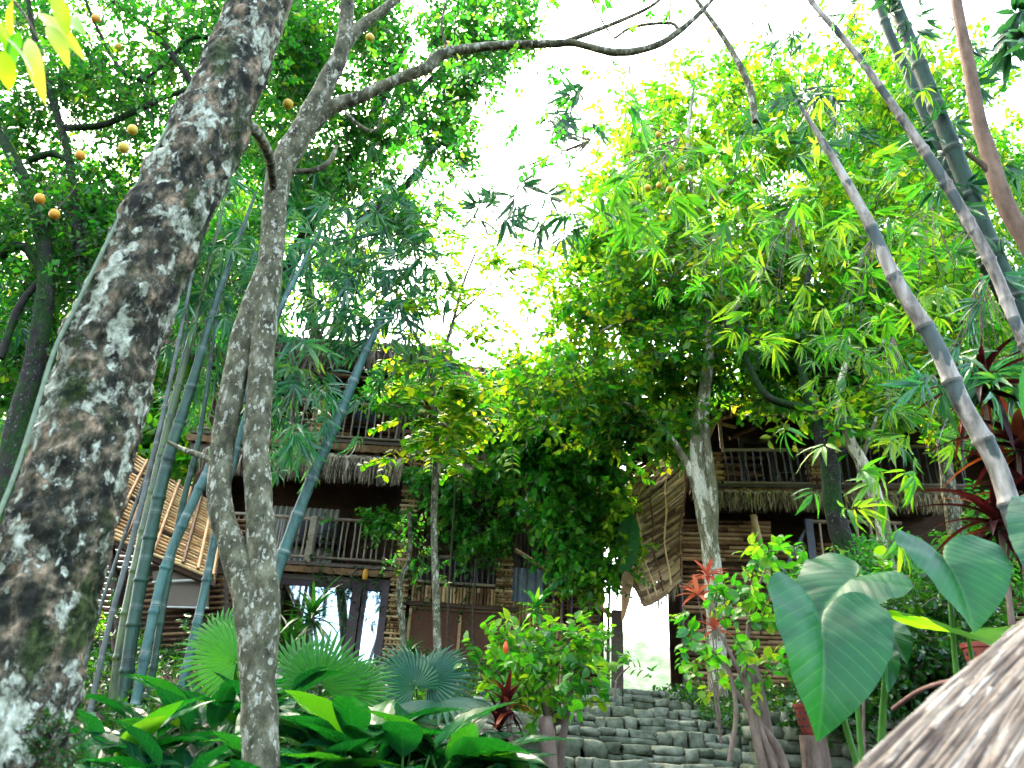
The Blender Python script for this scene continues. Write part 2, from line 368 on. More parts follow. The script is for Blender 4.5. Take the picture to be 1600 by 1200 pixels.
def culmmat(name, c1, c2, ring, spacing, sheath=None, rough=.4):
    m, nt, out = newmat(name); s = st_nodes(nt)
    dv = N(nt, 'ShaderNodeMath', operation='DIVIDE'); dv.inputs[1].default_value = spacing; nt.links.new(s.outputs[1], dv.inputs[0])
    fr = N(nt, 'ShaderNodeMath', operation='FRACT'); nt.links.new(dv.outputs[0], fr.inputs[0])
    tc = N(nt, 'ShaderNodeTexCoord'); mp = N(nt, 'ShaderNodeMapping'); mp.inputs['Scale'].default_value = (1, 1, .25); nt.links.new(tc.outputs['Object'], mp.inputs[0])
    n = N(nt, 'ShaderNodeTexNoise'); n.inputs['Scale'].default_value = 18; n.inputs['Detail'].default_value = 8; nt.links.new(mp.outputs[0], n.inputs['Vector'])
    r = ramp(nt, [(.3, c1), (.7, c2)], n.outputs['Fac'])
    k = ramp(nt, [(0, (1, 1, 1)), (.035, (1, 1, 1)), (.10, (0, 0, 0)), (.955, (0, 0, 0)), (.99, (.8, .8, .8))], fr.outputs[0])
    mx = N(nt, 'ShaderNodeMixRGB'); nt.links.new(k.outputs[0], mx.inputs[0]); nt.links.new(r.outputs[0], mx.inputs[1]); mx.inputs[2].default_value = (*ring, 1)
    dk = ramp(nt, [(0, (1, 1, 1)), (.012, (0, 0, 0)), (.985, (0, 0, 0)), (1, (1, 1, 1))], fr.outputs[0])
    m2 = N(nt, 'ShaderNodeMixRGB'); nt.links.new(dk.outputs[0], m2.inputs[0]); nt.links.new(mx.outputs[0], m2.inputs[1]); m2.inputs[2].default_value = (.03, .03, .02, 1)
    last = m2.outputs[0]
    if sheath:
        n2 = N(nt, 'ShaderNodeTexNoise'); n2.inputs['Scale'].default_value = 4.2; n2.inputs['Detail'].default_value = 9; nt.links.new(mp.outputs[0], n2.inputs['Vector'])
        a = N(nt, 'ShaderNodeMath', operation='MULTIPLY_ADD'); a.inputs[1].default_value = .22; nt.links.new(fr.outputs[0], a.inputs[0]); nt.links.new(n2.outputs['Fac'], a.inputs[2])
        r2 = ramp(nt, [(.66, (1, 1, 1)), (.68, (0, 0, 0))], a.outputs[0])
        sr = ramp(nt, sheath, n.outputs['Fac'])
        m3 = N(nt, 'ShaderNodeMixRGB'); nt.links.new(r2.outputs[0], m3.inputs[0]); nt.links.new(last, m3.inputs[1]); nt.links.new(sr.outputs[0], m3.inputs[2]); last = m3.outputs[0]
    mp3 = N(nt, 'ShaderNodeMapping'); mp3.inputs['Scale'].default_value = (1, 1, .5); nt.links.new(tc.outputs['Object'], mp3.inputs[0])
    n7 = N(nt, 'ShaderNodeTexNoise'); n7.inputs['Scale'].default_value = 6; n7.inputs['Detail'].default_value = 10; n7.inputs['Roughness'].default_value = .75; nt.links.new(mp3.outputs[0], n7.inputs['Vector'])
    r7 = ramp(nt, [(.36, (.32, .3, .24)), (.52, (1, 1, 1)), (.62, (1, 1, 1)), (.72, (1.35, 1.3, 1.15))], n7.outputs['Fac'])
    m7 = N(nt, 'ShaderNodeMixRGB', blend_type='MULTIPLY'); m7.inputs[0].default_value = 1; nt.links.new(last, m7.inputs[1]); nt.links.new(r7.outputs[0], m7.inputs[2]); last = m7.outputs[0]
    p = N(nt, 'ShaderNodeBsdfPrincipled'); p.inputs['Roughness'].default_value = rough
    nt.links.new(last, p.inputs['Base Color'])
    bp = N(nt, 'ShaderNodeBump'); bp.inputs['Strength'].default_value = .25; bp.inputs['Distance'].default_value = .004
    nt.links.new(n.outputs['Fac'], bp.inputs['Height']); nt.links.new(bp.outputs[0], p.inputs['Normal'])
    nt.links.new(p.outputs[0], out.inputs[0]); return m

M = {}
M['leaf_cit'] = leafmat('citrus leaves', [(0, (.008, .05, .01)), (.5, (.02, .11, .01)), (1, (.09, .22, .012))], [(0, (.01, .14, .01)), (.5, (.03, .3, .012)), (.8, (.12, .5, .012)), (1, (.5, .68, .015))], .5)
M['leaf_lit'] = leafmat('bright leaves', [(0, (.01, .09, .012)), (.5, (.03, .17, .012)), (.85, (.12, .25, .012)), (1, (.2, .27, .02))], [(0, (.02, .3, .01)), (.3, (.07, .42, .01)), (.6, (.26, .6, .01)), (.85, (.6, .75, .012)), (1, (.85, .7, .03))], .56)  # upper stops paint a share of the leaves sunlit yellow
M['leaf_vine'] = leafmat('vine leaves', [(0, (.02, .18, .03)), (.6, (.07, .32, .03)), (1, (.2, .42, .035))], [(0, (.03, .34, .015)), (.6, (.1, .54, .015)), (1, (.5, .78, .03))], .42, rough=.3)
M['leaf_sap'] = leafmat('sapling leaves', [(0, (.02, .13, .008)), (.5, (.06, .22, .01)), (1, (.22, .32, .015))], [(0, (.05, .4, .008)), (.5, (.25, .65, .01)), (1, (.75, .78, .02))], .52)
M['leaf_bam'] = leafmat('blue bamboo leaves', [(0, (.02, .1, .05)), (.5, (.03, .14, .06)), (1, (.09, .22, .05))], [(0, (.02, .2, .06)), (.6, (.06, .36, .05)), (1, (.3, .6, .03))], .4, rough=.3, spec=.6)
M['leaf_bamg'] = leafmat('green bamboo leaves', [(0, (.015, .1, .015)), (.5, (.04, .19, .012)), (1, (.14, .28, .02))], [(0, (.03, .28, .015)), (.5, (.14, .56, .015)), (1, (.6, .8, .03))], .5, rough=.34)
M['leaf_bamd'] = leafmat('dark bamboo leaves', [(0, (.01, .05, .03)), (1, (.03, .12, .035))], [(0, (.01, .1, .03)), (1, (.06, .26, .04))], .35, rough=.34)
M['leaf_broad'] = leafmat('broad glossy leaves', [(0, (.005, .045, .024)), (.7, (.009, .085, .03)), (1, (.02, .14, .02))], [(0, (.008, .14, .015)), (.75, (.015, .28, .012)), (.93, (.12, .55, .008)), (1, (.35, .7, .01))], .27, rough=.2, spec=.9, vein=.25)  # last translucent stops paint a few leaves as lit lime
M['leaf_palm'] = leafmat('palm fan blades', [(0, (.01, .1, .012)), (1, (.03, .18, .015))], [(0, (.03, .4, .01)), (1, (.16, .65, .015))], .45, rough=.5, spec=.3)
M['leaf_palmb'] = leafmat('blue palm fan blades', [(0, (.01, .07, .04)), (1, (.025, .12, .05))], [(0, (.02, .2, .05)), (1, (.05, .3, .05))], .3, rough=.5, spec=.3)
M['leaf_drac'] = leafmat('dracaena leaves', [(0, (.008, .05, .01)), (1, (.02, .1, .015))], [(0, (.015, .14, .01)), (1, (.05, .26, .01))], .3, rough=.3)
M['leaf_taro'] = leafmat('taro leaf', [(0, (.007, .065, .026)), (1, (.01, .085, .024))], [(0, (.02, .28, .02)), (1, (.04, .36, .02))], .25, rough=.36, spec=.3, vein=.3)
M['leaf_taro_backlit'] = leafmat('backlit taro leaf', [(0, (.05, .24, .015)), (1, (.07, .28, .015))], [(0, (.3, .75, .01)), (1, (.35, .8, .01))], .6, rough=.35, vein=.25)  # taro leaf copy with the backlight put into its brighter colours
M['leaf_shrub'] = leafmat('shrub leaves', [(0, (.015, .12, .015)), (.5, (.04, .2, .014)), (1, (.2, .33, .02))], [(0, (.03, .34, .012)), (.5, (.14, .6, .01)), (1, (.62, .8, .02))], .46, rough=.3)
M['leaf_red'] = leafmat('dark red leaves', [(0, (.015, .004, .006)), (.75, (.05, .01, .01)), (1, (.3, .06, .02))], [(0, (.03, .004, .005)), (.8, (.12, .012, .01)), (1, (.6, .14, .02))], .3, rough=.3)
M['leaf_coral'] = leafmat('coral leaves', [(0, (.35, .05, .03)), (1, (.7, .2, .1))], [(0, (.7, .1, .05)), (1, (.9, .3, .12))], .45)
M['leaf_creep'] = leafmat('creeper leaves', [(0, (.006, .04, .008)), (.7, (.015, .09, .012)), (1, (.06, .16, .02))], [(0, (.01, .1, .008)), (1, (.12, .4, .01))], .3, rough=.25, spec=.6)
M['twig'] = surf('twig bark', [(.3, (.05, .035, .02)), (.7, (.13, .1, .06))], nscale=20, bump=0)
M['bark_big'] = barkmat('lichen bark', [(.32, (.004, .004, .003)), (.46, (.026, .026, .014)), (.54, (.13, .105, .06)), (.63, (.36, .25, .15)), (.75, (.5, .38, .25))],
    [(.32, (.17, .18, .11)), (.5, (.42, .43, .3)), (.68, (.68, .67, .52))], [(.35, (.012, .018, .006)), (.6, (.05, .075, .015)), (.72, (.13, .17, .04))], lscale=8, lthr=.515, mthr=.53, fis=.8, bump=1.0, bd=.02)
M['bark_twin'] = barkmat('spotted bark', [(.32, (.03, .028, .014)), (.5, (.12, .112, .06)), (.7, (.3, .275, .165))],
    [(.35, (.3, .3, .2)), (.65, (.56, .53, .4))], [(.4, (.03, .04, .012)), (.7, (.09, .1, .03))], lscale=17, lthr=.55, mthr=.6, bd=.005)
M['bark_dark'] = barkmat('mossy dark bark', [(.3, (.01, .008, .006)), (.7, (.05, .04, .03))], [(.4, (.08, .1, .06)), (.7, (.2, .22, .16))], [(.4, (.01, .03, .005)), (.7, (.03, .08, .01))], lscale=20, lthr=.62, mthr=.45, bd=.01)
M['bark_pale'] = barkmat('sun patched bark', [(.3, (.09, .085, .035)), (.7, (.26, .23, .12))], [(.4, (.5, .45, .3)), (.7, (.72, .66, .48))], [(.4, (.04, .06, .015)), (.7, (.12, .14, .04))], lscale=5, lthr=.5, mthr=.6, bd=.006, spots=False, stretch=.35)  # second ramp paints cream sun patches into the bark colour
M['bark_brown'] = surf('brown bark', [(.3, (.09, .05, .03)), (.7, (.26, .16, .1))], scale=(1, 1, .3), nscale=16, bump=.5, bdist=.006)
M['bark_stem'] = surf('stem bark', [(.3, (.1, .06, .04)), (.7, (.26, .18, .13))], scale=(1, 1, .4), nscale=22, bump=.5, bdist=.005)
M['culm_blue'] = culmmat('blue green culm', (.03, .10, .075), (.075, .18, .14), (.2, .27, .21), .42, rough=.5)
M['culm_green'] = culmmat('deep green culm', (.012, .05, .026), (.035, .1, .045), (.09, .15, .1), .45, rough=.5)
M['culm_olive'] = culmmat('olive culm', (.06, .1, .02), (.13, .18, .04), (.1, .12, .05), .36)
M['culm_sheath'] = culmmat('sheathed culm', (.035, .055, .045), (.08, .1, .08), (.2, .17, .12), .36, sheath=[(.3, (.07, .06, .045)), (.48, (.26, .21, .16)), (.7, (.55, .47, .38))], rough=.6)
M['culm_dark'] = culmmat('dark culm', (.01, .035, .018), (.028, .075, .035), (.09, .12, .07), .5, rough=.7)
M['culm_grey'] = culmmat('weathered culm', (.07, .08, .06), (.17, .18, .14), (.2, .2, .16), .4, rough=.6)
M['bamboo'] = surf('cut bamboo', [(.15, (.16, .075, .025)), (.5, (.48, .28, .11)), (.85, (.74, .52, .26))], nscale=9, rndmix=.9, rough=.55, bump=.2, bdist=.004)
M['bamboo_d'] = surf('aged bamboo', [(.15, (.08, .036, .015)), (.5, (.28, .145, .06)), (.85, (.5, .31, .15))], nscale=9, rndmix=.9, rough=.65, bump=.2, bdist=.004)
M['slat'] = surf('screen slats', [(.15, (.12, .06, .025)), (.5, (.34, .2, .09)), (.85, (.6, .4, .2))], nscale=9, rndmix=.8, rough=.6, bump=.2, bdist=.004)
M['pole'] = surf('rail poles', [(.2, (.22, .16, .1)), (.8, (.5, .4, .28))], nscale=12, rndmix=.5, rough=.7, bump=.25, bdist=.004)
M['pole_grey'] = surf('grey rail', [(.2, (.1, .1, .12)), (.8, (.2, .2, .24))], nscale=10, rndmix=.4, rough=.6, bump=.2, bdist=.003)
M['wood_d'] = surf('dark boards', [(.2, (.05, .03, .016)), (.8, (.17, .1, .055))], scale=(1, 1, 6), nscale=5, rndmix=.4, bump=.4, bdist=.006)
M['wood_m'] = surf('brown timber', [(.2, (.07, .05, .035)), (.8, (.19, .14, .1))], scale=(.3, 1, 4), nscale=6, rndmix=.4, bump=.3, bdist=.005)
M['beam'] = surf('weathered beam', [(.2, (.12, .1, .075)), (.8, (.24, .2, .15))], scale=(.2, 1, 3), nscale=5, bump=.2, bdist=.004)
M['thatch'] = surf('grey thatch', [(.1, (.09, .065, .04)), (.5, (.3, .225, .15)), (.9, (.62, .5, .36))], nscale=14, rndmix=1.0, rough=.85, bump=0)
M['thatch_near'] = surf('weathered roof straw', [(.1, (.02, .013, .009)), (.45, (.085, .066, .048)), (.75, (.17, .145, .115)), (1, (.32, .29, .25))], scale=(1.2, 1.2, .5), nscale=7, rndmix=.75, rough=.9, bump=0)
M['thatch_d'] = surf('brown thatch', [(.1, (.04, .028, .018)), (.5, (.13, .09, .06)), (.9, (.34, .25, .18))], nscale=14, rndmix=1.0, rough=.85, bump=0)
M['thatch_y'] = surf('straw thatch', [(.1, (.09, .07, .035)), (.5, (.26, .2, .1)), (.9, (.55, .44, .26))], nscale=14, rndmix=1.0, rough=.85, bump=0)
M['purple'] = surf('maroon timber', [(.2, (.05, .02, .025)), (.8, (.1, .045, .05))], nscale=6, rough=.4, bump=.1, bdist=.002, spec=.5)
M['panel'] = surf('rust brown panel', [(.25, (.09, .035, .02)), (.75, (.2, .09, .05))], nscale=34, rough=.8, bump=.4, bdist=.004)
M['curtain'] = surf('curtain cloth', [(.2, (.38, .38, .32)), (.8, (.5, .5, .43))], nscale=4, rough=.9, bump=0)
M['canvas'] = surf('beige canvas', [(.2, (.2, .15, .11)), (.8, (.27, .21, .16))], nscale=3, rough=.9, bump=.1)
M['bluecloth'] = surf('blue white cloth', [(.3, (.3, .4, .6)), (.7, (.6, .65, .75))], nscale=5, rough=.9, bump=0)
M['black'] = surf('black plastic', [(.2, (.02, .022, .028)), (.8, (.04, .045, .055))], nscale=5, rough=.5, bump=0)
M['white'] = surf('white paint', [(.2, (.62, .6, .52)), (.8, (.72, .7, .62))], nscale=6, rough=.6, bump=.05)
M['pot'] = surf('red clay pot', [(.2, (.2, .035, .02)), (.8, (.38, .08, .05))], nscale=8, rough=.6, bump=.2, bdist=.003)
M['stone'] = surf('mossy stone', [(.25, (.05, .06, .03)), (.42, (.13, .145, .085)), (.58, (.21, .22, .145)), (.8, (.38, .375, .27))], nscale=11, rndmix=.22, rough=.85, bump=.9, bdist=.02)
M['soil'] = surf('dark soil', [(.3, (.012, .01, .006)), (.55, (.04, .028, .016)), (.75, (.09, .06, .035))], nscale=3.2, detail=12, rough=.95, bump=1, bdist=.06)
M['hill'] = surf('wooded hill', [(.35, (.05, .09, .04)), (.5, (.1, .15, .08)), (.65, (.2, .24, .16))], nscale=.12, detail=12, rough=.95, bump=1, bdist=2.0)
M['fruit'] = surf('ripe fruit skin', [(.3, (.62, .38, .03)), (.7, (.75, .52, .06))], nscale=60, rough=.45, bump=.15, bdist=.001, rndmix=.5)
M['fruit_o'] = surf('orange fruit skin', [(.3, (.7, .28, .02)), (.7, (.8, .4, .04))], nscale=60, rough=.45, bump=.15, bdist=.001)
M['redfruit'] = surf('red bud', [(.3, (.7, .06, .01)), (.7, (.85, .14, .02))], nscale=30, rough=.4, bump=0)
M['dryleaf'] = leafmat('dry leaf', [(0, (.2, .11, .05)), (1, (.36, .21, .1))], [(0, (.7, .4, .18)), (1, (.8, .5, .25))], .55, rough=.8)
M['cord'] = surf('green cord', [(.3, (.12, .17, .1)), (.7, (.24, .3, .18))], nscale=30, rough=.7, bump=.2, bdist=.002)
M['rope'] = surf('brown rope', [(.3, (.1, .05, .035)), (.7, (.2, .11, .08))], nscale=40, rough=.9, bump=.4, bdist=.002)
m, nt, out = newmat('window glass')
p = N(nt, 'ShaderNodeBsdfPrincipled'); p.inputs['Base Color'].default_value = (.02, .03, .04, 1); p.inputs['Roughness'].default_value = .04; p.inputs['Specular IOR Level'].default_value = 1.0
p = N(nt, 'ShaderNodeBsdfGlossy'); p.inputs['Color'].default_value = (.75, .85, 1, 1); p.inputs['Roughness'].default_value = .03; tb = N(nt, 'ShaderNodeBsdfTransparent'); mx = N(nt, 'ShaderNodeMixShader'); mx.inputs[0].default_value = .42
nt.links.new(tb.outputs[0], mx.inputs[1]); nt.links.new(p.outputs[0], mx.inputs[2]); nt.links.new(mx.outputs[0], out.inputs[0]); M['glass'] = m

# ------------------------------------------------------------------ setting
def grid(name, xs, ys, zf, mat):
    g = G(); X, Y = np.meshgrid(xs, ys, indexing='ij'); Z = zf(X, Y); n = len(ys)
    i, j = np.meshgrid(np.arange(len(xs)-1), np.arange(n-1), indexing='ij')
    f = np.stack([i*n+j, (i+1)*n+j, (i+1)*n+j+1, i*n+j+1], -1).reshape(-1, 4)
    g.add(np.stack([X, Y, Z], -1).reshape(-1, 3), f); return g.build(name, mat, smooth=True)
xs = np.concatenate([np.linspace(-470, -22, 14), np.linspace(-20, 20, 130), np.linspace(22, 470, 14)])
ys = np.concatenate([np.linspace(-55, -5, 8), np.linspace(-4, 20, 100), np.linspace(21, 120, 20), np.linspace(150, 510, 8)])
def gfull(X, Y):
    Z = gz(X, Y)
    cut = np.clip((X+.12)/.25, 0, 1)*np.clip((3.25-X)/.25, 0, 1)*np.clip((Y-3.6)/.5, 0, 1)*np.clip((12.6-Y)/.4, 0, 1)
    return Z+.03*np.sin(X*5.1+Y*3)*np.cos(Y*4.3-X*2)*(Y < 20)-.62*cut
tag(grid('ground', xs, ys, gfull, M['soil']), None, None, None, 'structure')
def hillz(X, Y):
    r = 46*np.exp(-((Y-330)/95)**2)*(1+.25*np.sin(X*.013+1)+.1*np.sin(X*.05)) - 13
    return r+np.array([[2.2*mnoise.noise(Vector((a*.05, b*.05, 0)))+1.6*mnoise.noise(Vector((a*.16, b*.16, 3))) for a, b in zip(ra, rb)] for ra, rb in zip(X, Y)])
tag(grid('hill', np.linspace(-420, 420, 150), np.linspace(110, 470, 90), hillz, M['hill']), None, None, None, 'structure')

# ------------------------------------------------------------------ stones
def stone(g, c, s, k=.1):
    nu, nv = 12, 6; e = random.uniform(.16, .26)
    u = np.linspace(0, 2*math.pi, nu, endpoint=False)+random.random()*.3; v = np.linspace(-math.pi/2, math.pi/2, nv+1)
    def pw(a): return np.sign(a)*np.abs(a)**e
    V = np.array([[(pw(np.cos(b))*pw(np.cos(a)), pw(np.cos(b))*pw(np.sin(a)), pw(np.sin(b))) for a in u] for b in v]).reshape(-1, 3)
    off = Vector((random.random()*90, random.random()*90, 0))
    V = np.array([q*(1+k*2*mnoise.noise(Vector(q*1.3)+off)) for q in V])
    th = random.uniform(-.06, .06); ct, s_ = math.cos(th), math.sin(th)
    V = V*np.asarray(s)/2; V[:, [0, 2]] = V[:, [0, 2]] @ np.array([[ct, s_], [-s_, ct]])
    V = V+np.asarray(c)
    f = [(b*nu+a, b*nu+(a+1) % nu, (b+1)*nu+(a+1) % nu, (b+1)*nu+a) for b in range(nv) for a in range(nu)]
    g.add(V, f, (0, 0, random.random()))
xl_b, xr_b = P(868, 1190, 6.6)[0], P(1215, 1190, 6.6)[0]
xl_t, xr_t = P(905, 1068, 11)[0], P(1130, 1068, 11)[0]
st_t = thing('stone_stairway', 'steep stairway of mossy stacked stones rising to the gap between the bamboo houses', 'stairs', (.9, 4.4, float(gz(1, 4.4))))
nstep = 11; yb, yt, zb, zt = 4.3, 11.0, .9, 2.33
for k in range(nstep):
    g = G(); y0 = yb+(yt-yb)*k/(nstep-1); z1 = zb+(zt-zb)*k/(nstep-1); dz = (zt-zb)/(nstep-1)
    f = (y0-6.6)/(11-6.6); x0 = xl_b+(xl_t-xl_b)*f; x1 = xr_b+(xr_t-xr_b)*f
    dpt = (yt-yb)/(nstep-1) if k < nstep-1 else 1.6
    nr = 1
    for r in range(nr):
        x = x0-random.uniform(0, .2)
        while x < x1:
            w = random.choice([random.uniform(.09, .17), random.uniform(.16, .34)]); h = dz/nr*random.uniform(.8, 1.15)
            yy = y0+.13+random.uniform(-.03, .04)
            if random.random() < .55:
                q = random.uniform(.35, .6)
                stone(g, (x+w/2+.01, yy, z1-dz+dz*q/2), (w*1.02, .34, dz*q*1.03), .16)
                x2 = x
                for q2 in ((.5, .5) if random.random() < .4 else (1,)):
                    stone(g, (x2+w*q2/2, yy+random.uniform(-.02, .02), z1-dz*(1-q)/2), (w*q2*.99, .34, dz*(1-q)*1.03), .16); x2 += w*q2
            else: stone(g, (x+w/2, yy, z1-dz/2+random.uniform(-.012, .012)), (w*.99, .34, h), .18)
            x += w
    x = x0                                              # tread stones behind the riser
    while x < x1:
        w = random.uniform(.3, .6); stone(g, (x+w/2, y0+.2+dpt/2, z1-.07), (w*.99, dpt, .13), .08); x += w
    box_pts(g, [(x0+.05, y0+.14, z1-.5), (x1-.05, y0+.14, z1-.5), (x1-.05, y0+dpt+.1, z1-.5), (x0+.05, y0+dpt+.1, z1-.5),
                (x0+.05, y0+.14, z1-.05), (x1-.05, y0+.14, z1-.05), (x1-.05, y0+dpt+.1, z1-.05), (x0+.05, y0+dpt+.1, z1-.05)], (0, 0, .1))
    g.build('step', M['stone'], st_t, smooth=True)
g = G()
a = P(1205, 1160, 6.0); b = P(1460, 1140, 5.6)
for row in range(10):
    t = -.05
    while t < 1.1:
        w = random.uniform(.12, .3); q = a+(b-a)*t
        stone(g, (q[0], q[1]+random.uniform(-.03, .03), P(1300, 1135, 5.8)[2]+.03-row*.088), (w, .3, random.uniform(.08, .1)), .13); t += w*.95/np.linalg.norm(b-a)
o = g.build('stone_wall', M['stone'], smooth=True); tag(o, 'low dry stone wall under the creeper at the right of the stairway', 'wall')
g = G()
for row in range(3):
    for t in np.linspace(0, 1, 7):
        q = P(850, 1130, 7.2); stone(g, (q[0]-.1-t*.5, q[1]+row*.25+.1*t, gz(0, 7)+.15+.12*row), (.22, .3, .2), .15)
o = g.build('rock_edging', M['stone'], smooth=True); tag(o, 'few rough rocks edging the bed at the left foot of the stairway', 'rocks')

# ------------------------------------------------------------------ house helpers
class Fac:
    def __init__(s, px, py, Y, yaw):
        s.O = P(px, py, Y); s.u = np.array([math.cos(yaw), math.sin(yaw), 0]); s.n = np.array([-math.sin(yaw), math.cos(yaw), 0])
    def uv(s, px, py, d=0.0):
        r = CR @ np.array([(px-800)/FPX, (600-py)/FPX, -1.0]); t = np.dot(s.O+s.n*d-CAM, s.n)/np.dot(r, s.n); p = CAM+r*t
        return np.dot(p-s.O, s.u), p[2]
    def w(s, u, z, d=0.0):
        p = s.O+s.u*u+s.n*d; return np.array([p[0], p[1], z])
    def rect(s, x0, y0, x1, y1, d=0.0):
        ym, xm = (y0+y1)/2, (x0+x1)/2
        return s.uv(x0, ym, d)[0], s.uv(x1, ym, d)[0], s.uv(xm, y1, d)[1], s.uv(xm, y0, d)[1]
    def box(s, g, u0, u1, z0, z1, d0, d1, st=None, mi=0):
        c = [s.w(u0, z0, d0), s.w(u1, z0, d0), s.w(u1, z0, d1), s.w(u0, z0, d1), s.w(u0, z1, d0), s.w(u1, z1, d0), s.w(u1, z1, d1), s.w(u0, z1, d1)]
        box_pts(g, c, st if st is not None else (0, 0, random.random()), mi)
def sticks(F, g, u0, u1, z0, z1, d=0.0, r=.035, deep=.3, jit=.03):
    "stacked cut bamboo sticks: alternating courses lying along the front and running into it"
    z = z0+r; k = 0
    while z < z1:
        if k % 2 == 0:
            for dd in (0, deep):
                a = F.w(u0-random.uniform(0, jit), z, d+dd); b = F.w(u1+random.uniform(0, jit), z, d+dd)
                tube(g, [a, b], r*random.uniform(.85, 1.1), n=7, seg=2, rnd=random.random())
        else:
            u = u0+r
            while u < u1:
                if random.random() < .75: tube(g, [F.w(u, z, d-random.uniform(0, jit)), F.w(u, z, d+deep)], r*random.uniform(.8, 1.05), n=6, seg=2, rnd=random.random())
                u += r*2.6
        z += 1.75*r; k += 1
def logs(F, g, u0, u1, z0, z1, d=0.0, r=.035, maxl=1.2, vert=False, drop=.0):
    z = (z0 if not vert else u0)+r
    while z < (z1 if not vert else u1):
        u = u0 if not vert else z0; e = u1 if not vert else z1
        while u < e:
            l = min(random.uniform(maxl*.4, maxl), e-u)
            if random.random() > drop:
                dd = d+random.uniform(-.02, .02); jz = random.uniform(-.008, .008)
                if vert: a, b = F.w(z+jz, u, dd), F.w(z, u+l*.98, dd)
                else: a, b = F.w(u, z+jz, dd), F.w(u+l*.98, z, dd)
                tube(g, [a, b], r*random.uniform(.8, 1.1), n=6, seg=2, rnd=random.random())
            u += l
        z += 2.05*r
def strands(F, g, u0, u1, ztop, L, d0=-.15, d1=-.6, n=500, w=.022, top_d=.5, top_rise=.3, rag=.35):
    "eave of dried leaf strips: hang from a sloping bed over its edge"
    k = n
    u = rng.uniform(u0, u1, k); t = rng.random(k)
    o = []
    dd = d1+(d0-d1)*rng.random(k)**1.5
    zt = ztop+(dd-d1)/(d0-d1+1e-6)*top_rise*.6
    ll = L*rng.uniform(1-rag, 1+rag*.6, k)
    pts = []
    for q, (zf, df) in enumerate(((0.18, .30), (0.0, 0.0), (-.45, -.05), (-1.0, .02))):
        z = zt+zf*ll; d = dd+df*ll+rng.normal(0, .012, k)
        uu = u+rng.normal(0, .02, k)*(q)*.5
        pts.append(np.stack([F.O[0]+F.u[0]*uu+F.n[0]*d, F.O[1]+F.u[1]*uu+F.n[1]*d, z], -1))
    ww = w*rng.uniform(.5, 1.3, k)[:, None]; tw = rng.uniform(-.8, .8, k)
    sv = F.u[None]*np.cos(tw)[:, None]+F.n[None]*np.sin(tw)[:, None]
    V = []
    for q, wf in enumerate((.8, 1, .8, .15)):
        V += [pts[q]-sv*ww*wf, pts[q]+sv*ww*wf]
    V = np.stack(V, 1); ff = np.array([(0,1,3,2),(2,3,5,4),(4,5,7,6)])
    Fc = (ff[None]+(np.arange(k)*8)[:, None, None]).reshape(-1, 4)
    st = np.zeros((k, 8, 3)); st[..., 2] = rng.random(k)[:, None]
    g.add(V.reshape(-1, 3), Fc, st.reshape(-1, 3))
def bed(F, g, u0, u1, z0, z1, d0, d1, th=.12):
    c = [F.w(u0, z0, d0), F.w(u1, z0, d0), F.w(u1, z1, d1), F.w(u0, z1, d1)]
    c += [q+np.array([0, 0, th]) for q in c]; box_pts(g, c, (0, 0, .3))
def railing(F, parent, u0, u1, zt, zb, d, mat_r, mat_b, step=.14, r=.018, tilt=0.0, zt1=None):
    zt1 = zt if zt1 is None else zt1
    g = G(); tube(g, [F.w(u0, zt, d), F.w((u0+u1)/2, (zt+zt1)/2+.01, d-.01), F.w(u1, zt1, d)], .035, n=8, seg=8)
    rail = g.build('railing', mat_r, parent, smooth=True)
    g = G(); tube(g, [F.w(u0, zb, d), F.w(u1, zb, d)], .028, n=8, seg=4); g.build('bottom_rail', mat_r, rail, smooth=True)
    n = max(1, int((u1-u0)/step))
    for i in range(n):
        u = u0+(i+.5)*(u1-u0)/n+random.uniform(-.012, .012); g = G(); zz = zt+(zt1-zt)*(i+.5)/n
        tube(g, [F.w(u, zb, d), F.w(u+random.uniform(-.015, .015)+tilt*.5, (zb+zz)/2, d), F.w(u+tilt, zz, d)], r*random.uniform(.8, 1.15), n=6, seg=4)
        g.build('baluster', mat_b, rail, smooth=True)
    return rail
def joists(F, g, u0, u1, z, d0=-.1, d1=.8, r=.022, step=.055):
    u = u0
    while u < u1:
        tube(g, [F.w(u, z+random.uniform(-.005, .005), d0-random.uniform(0, .04)), F.w(u, z+.02, d1)], r*random.uniform(.85, 1.1), n=6, seg=2, rnd=random.random()); u += step
def curtain(F, g, u0, u1, z0, z1, d, folds=9, amp=.03):
    n = folds*6; uu = np.linspace(u0, u1, n); dd = d+amp*np.sin(np.linspace(0, folds*2*math.pi, n))
    top = np.array([F.w(a, z1, b) for a, b in zip(uu, dd)]); bot = np.array([F.w(a, z0, b) for a, b in zip(uu, dd)])
    f = [(i, i+1, n+i+1, n+i) for i in range(n-1)]; g.add(np.vstack([bot, top]), f, (0, 0, .5))

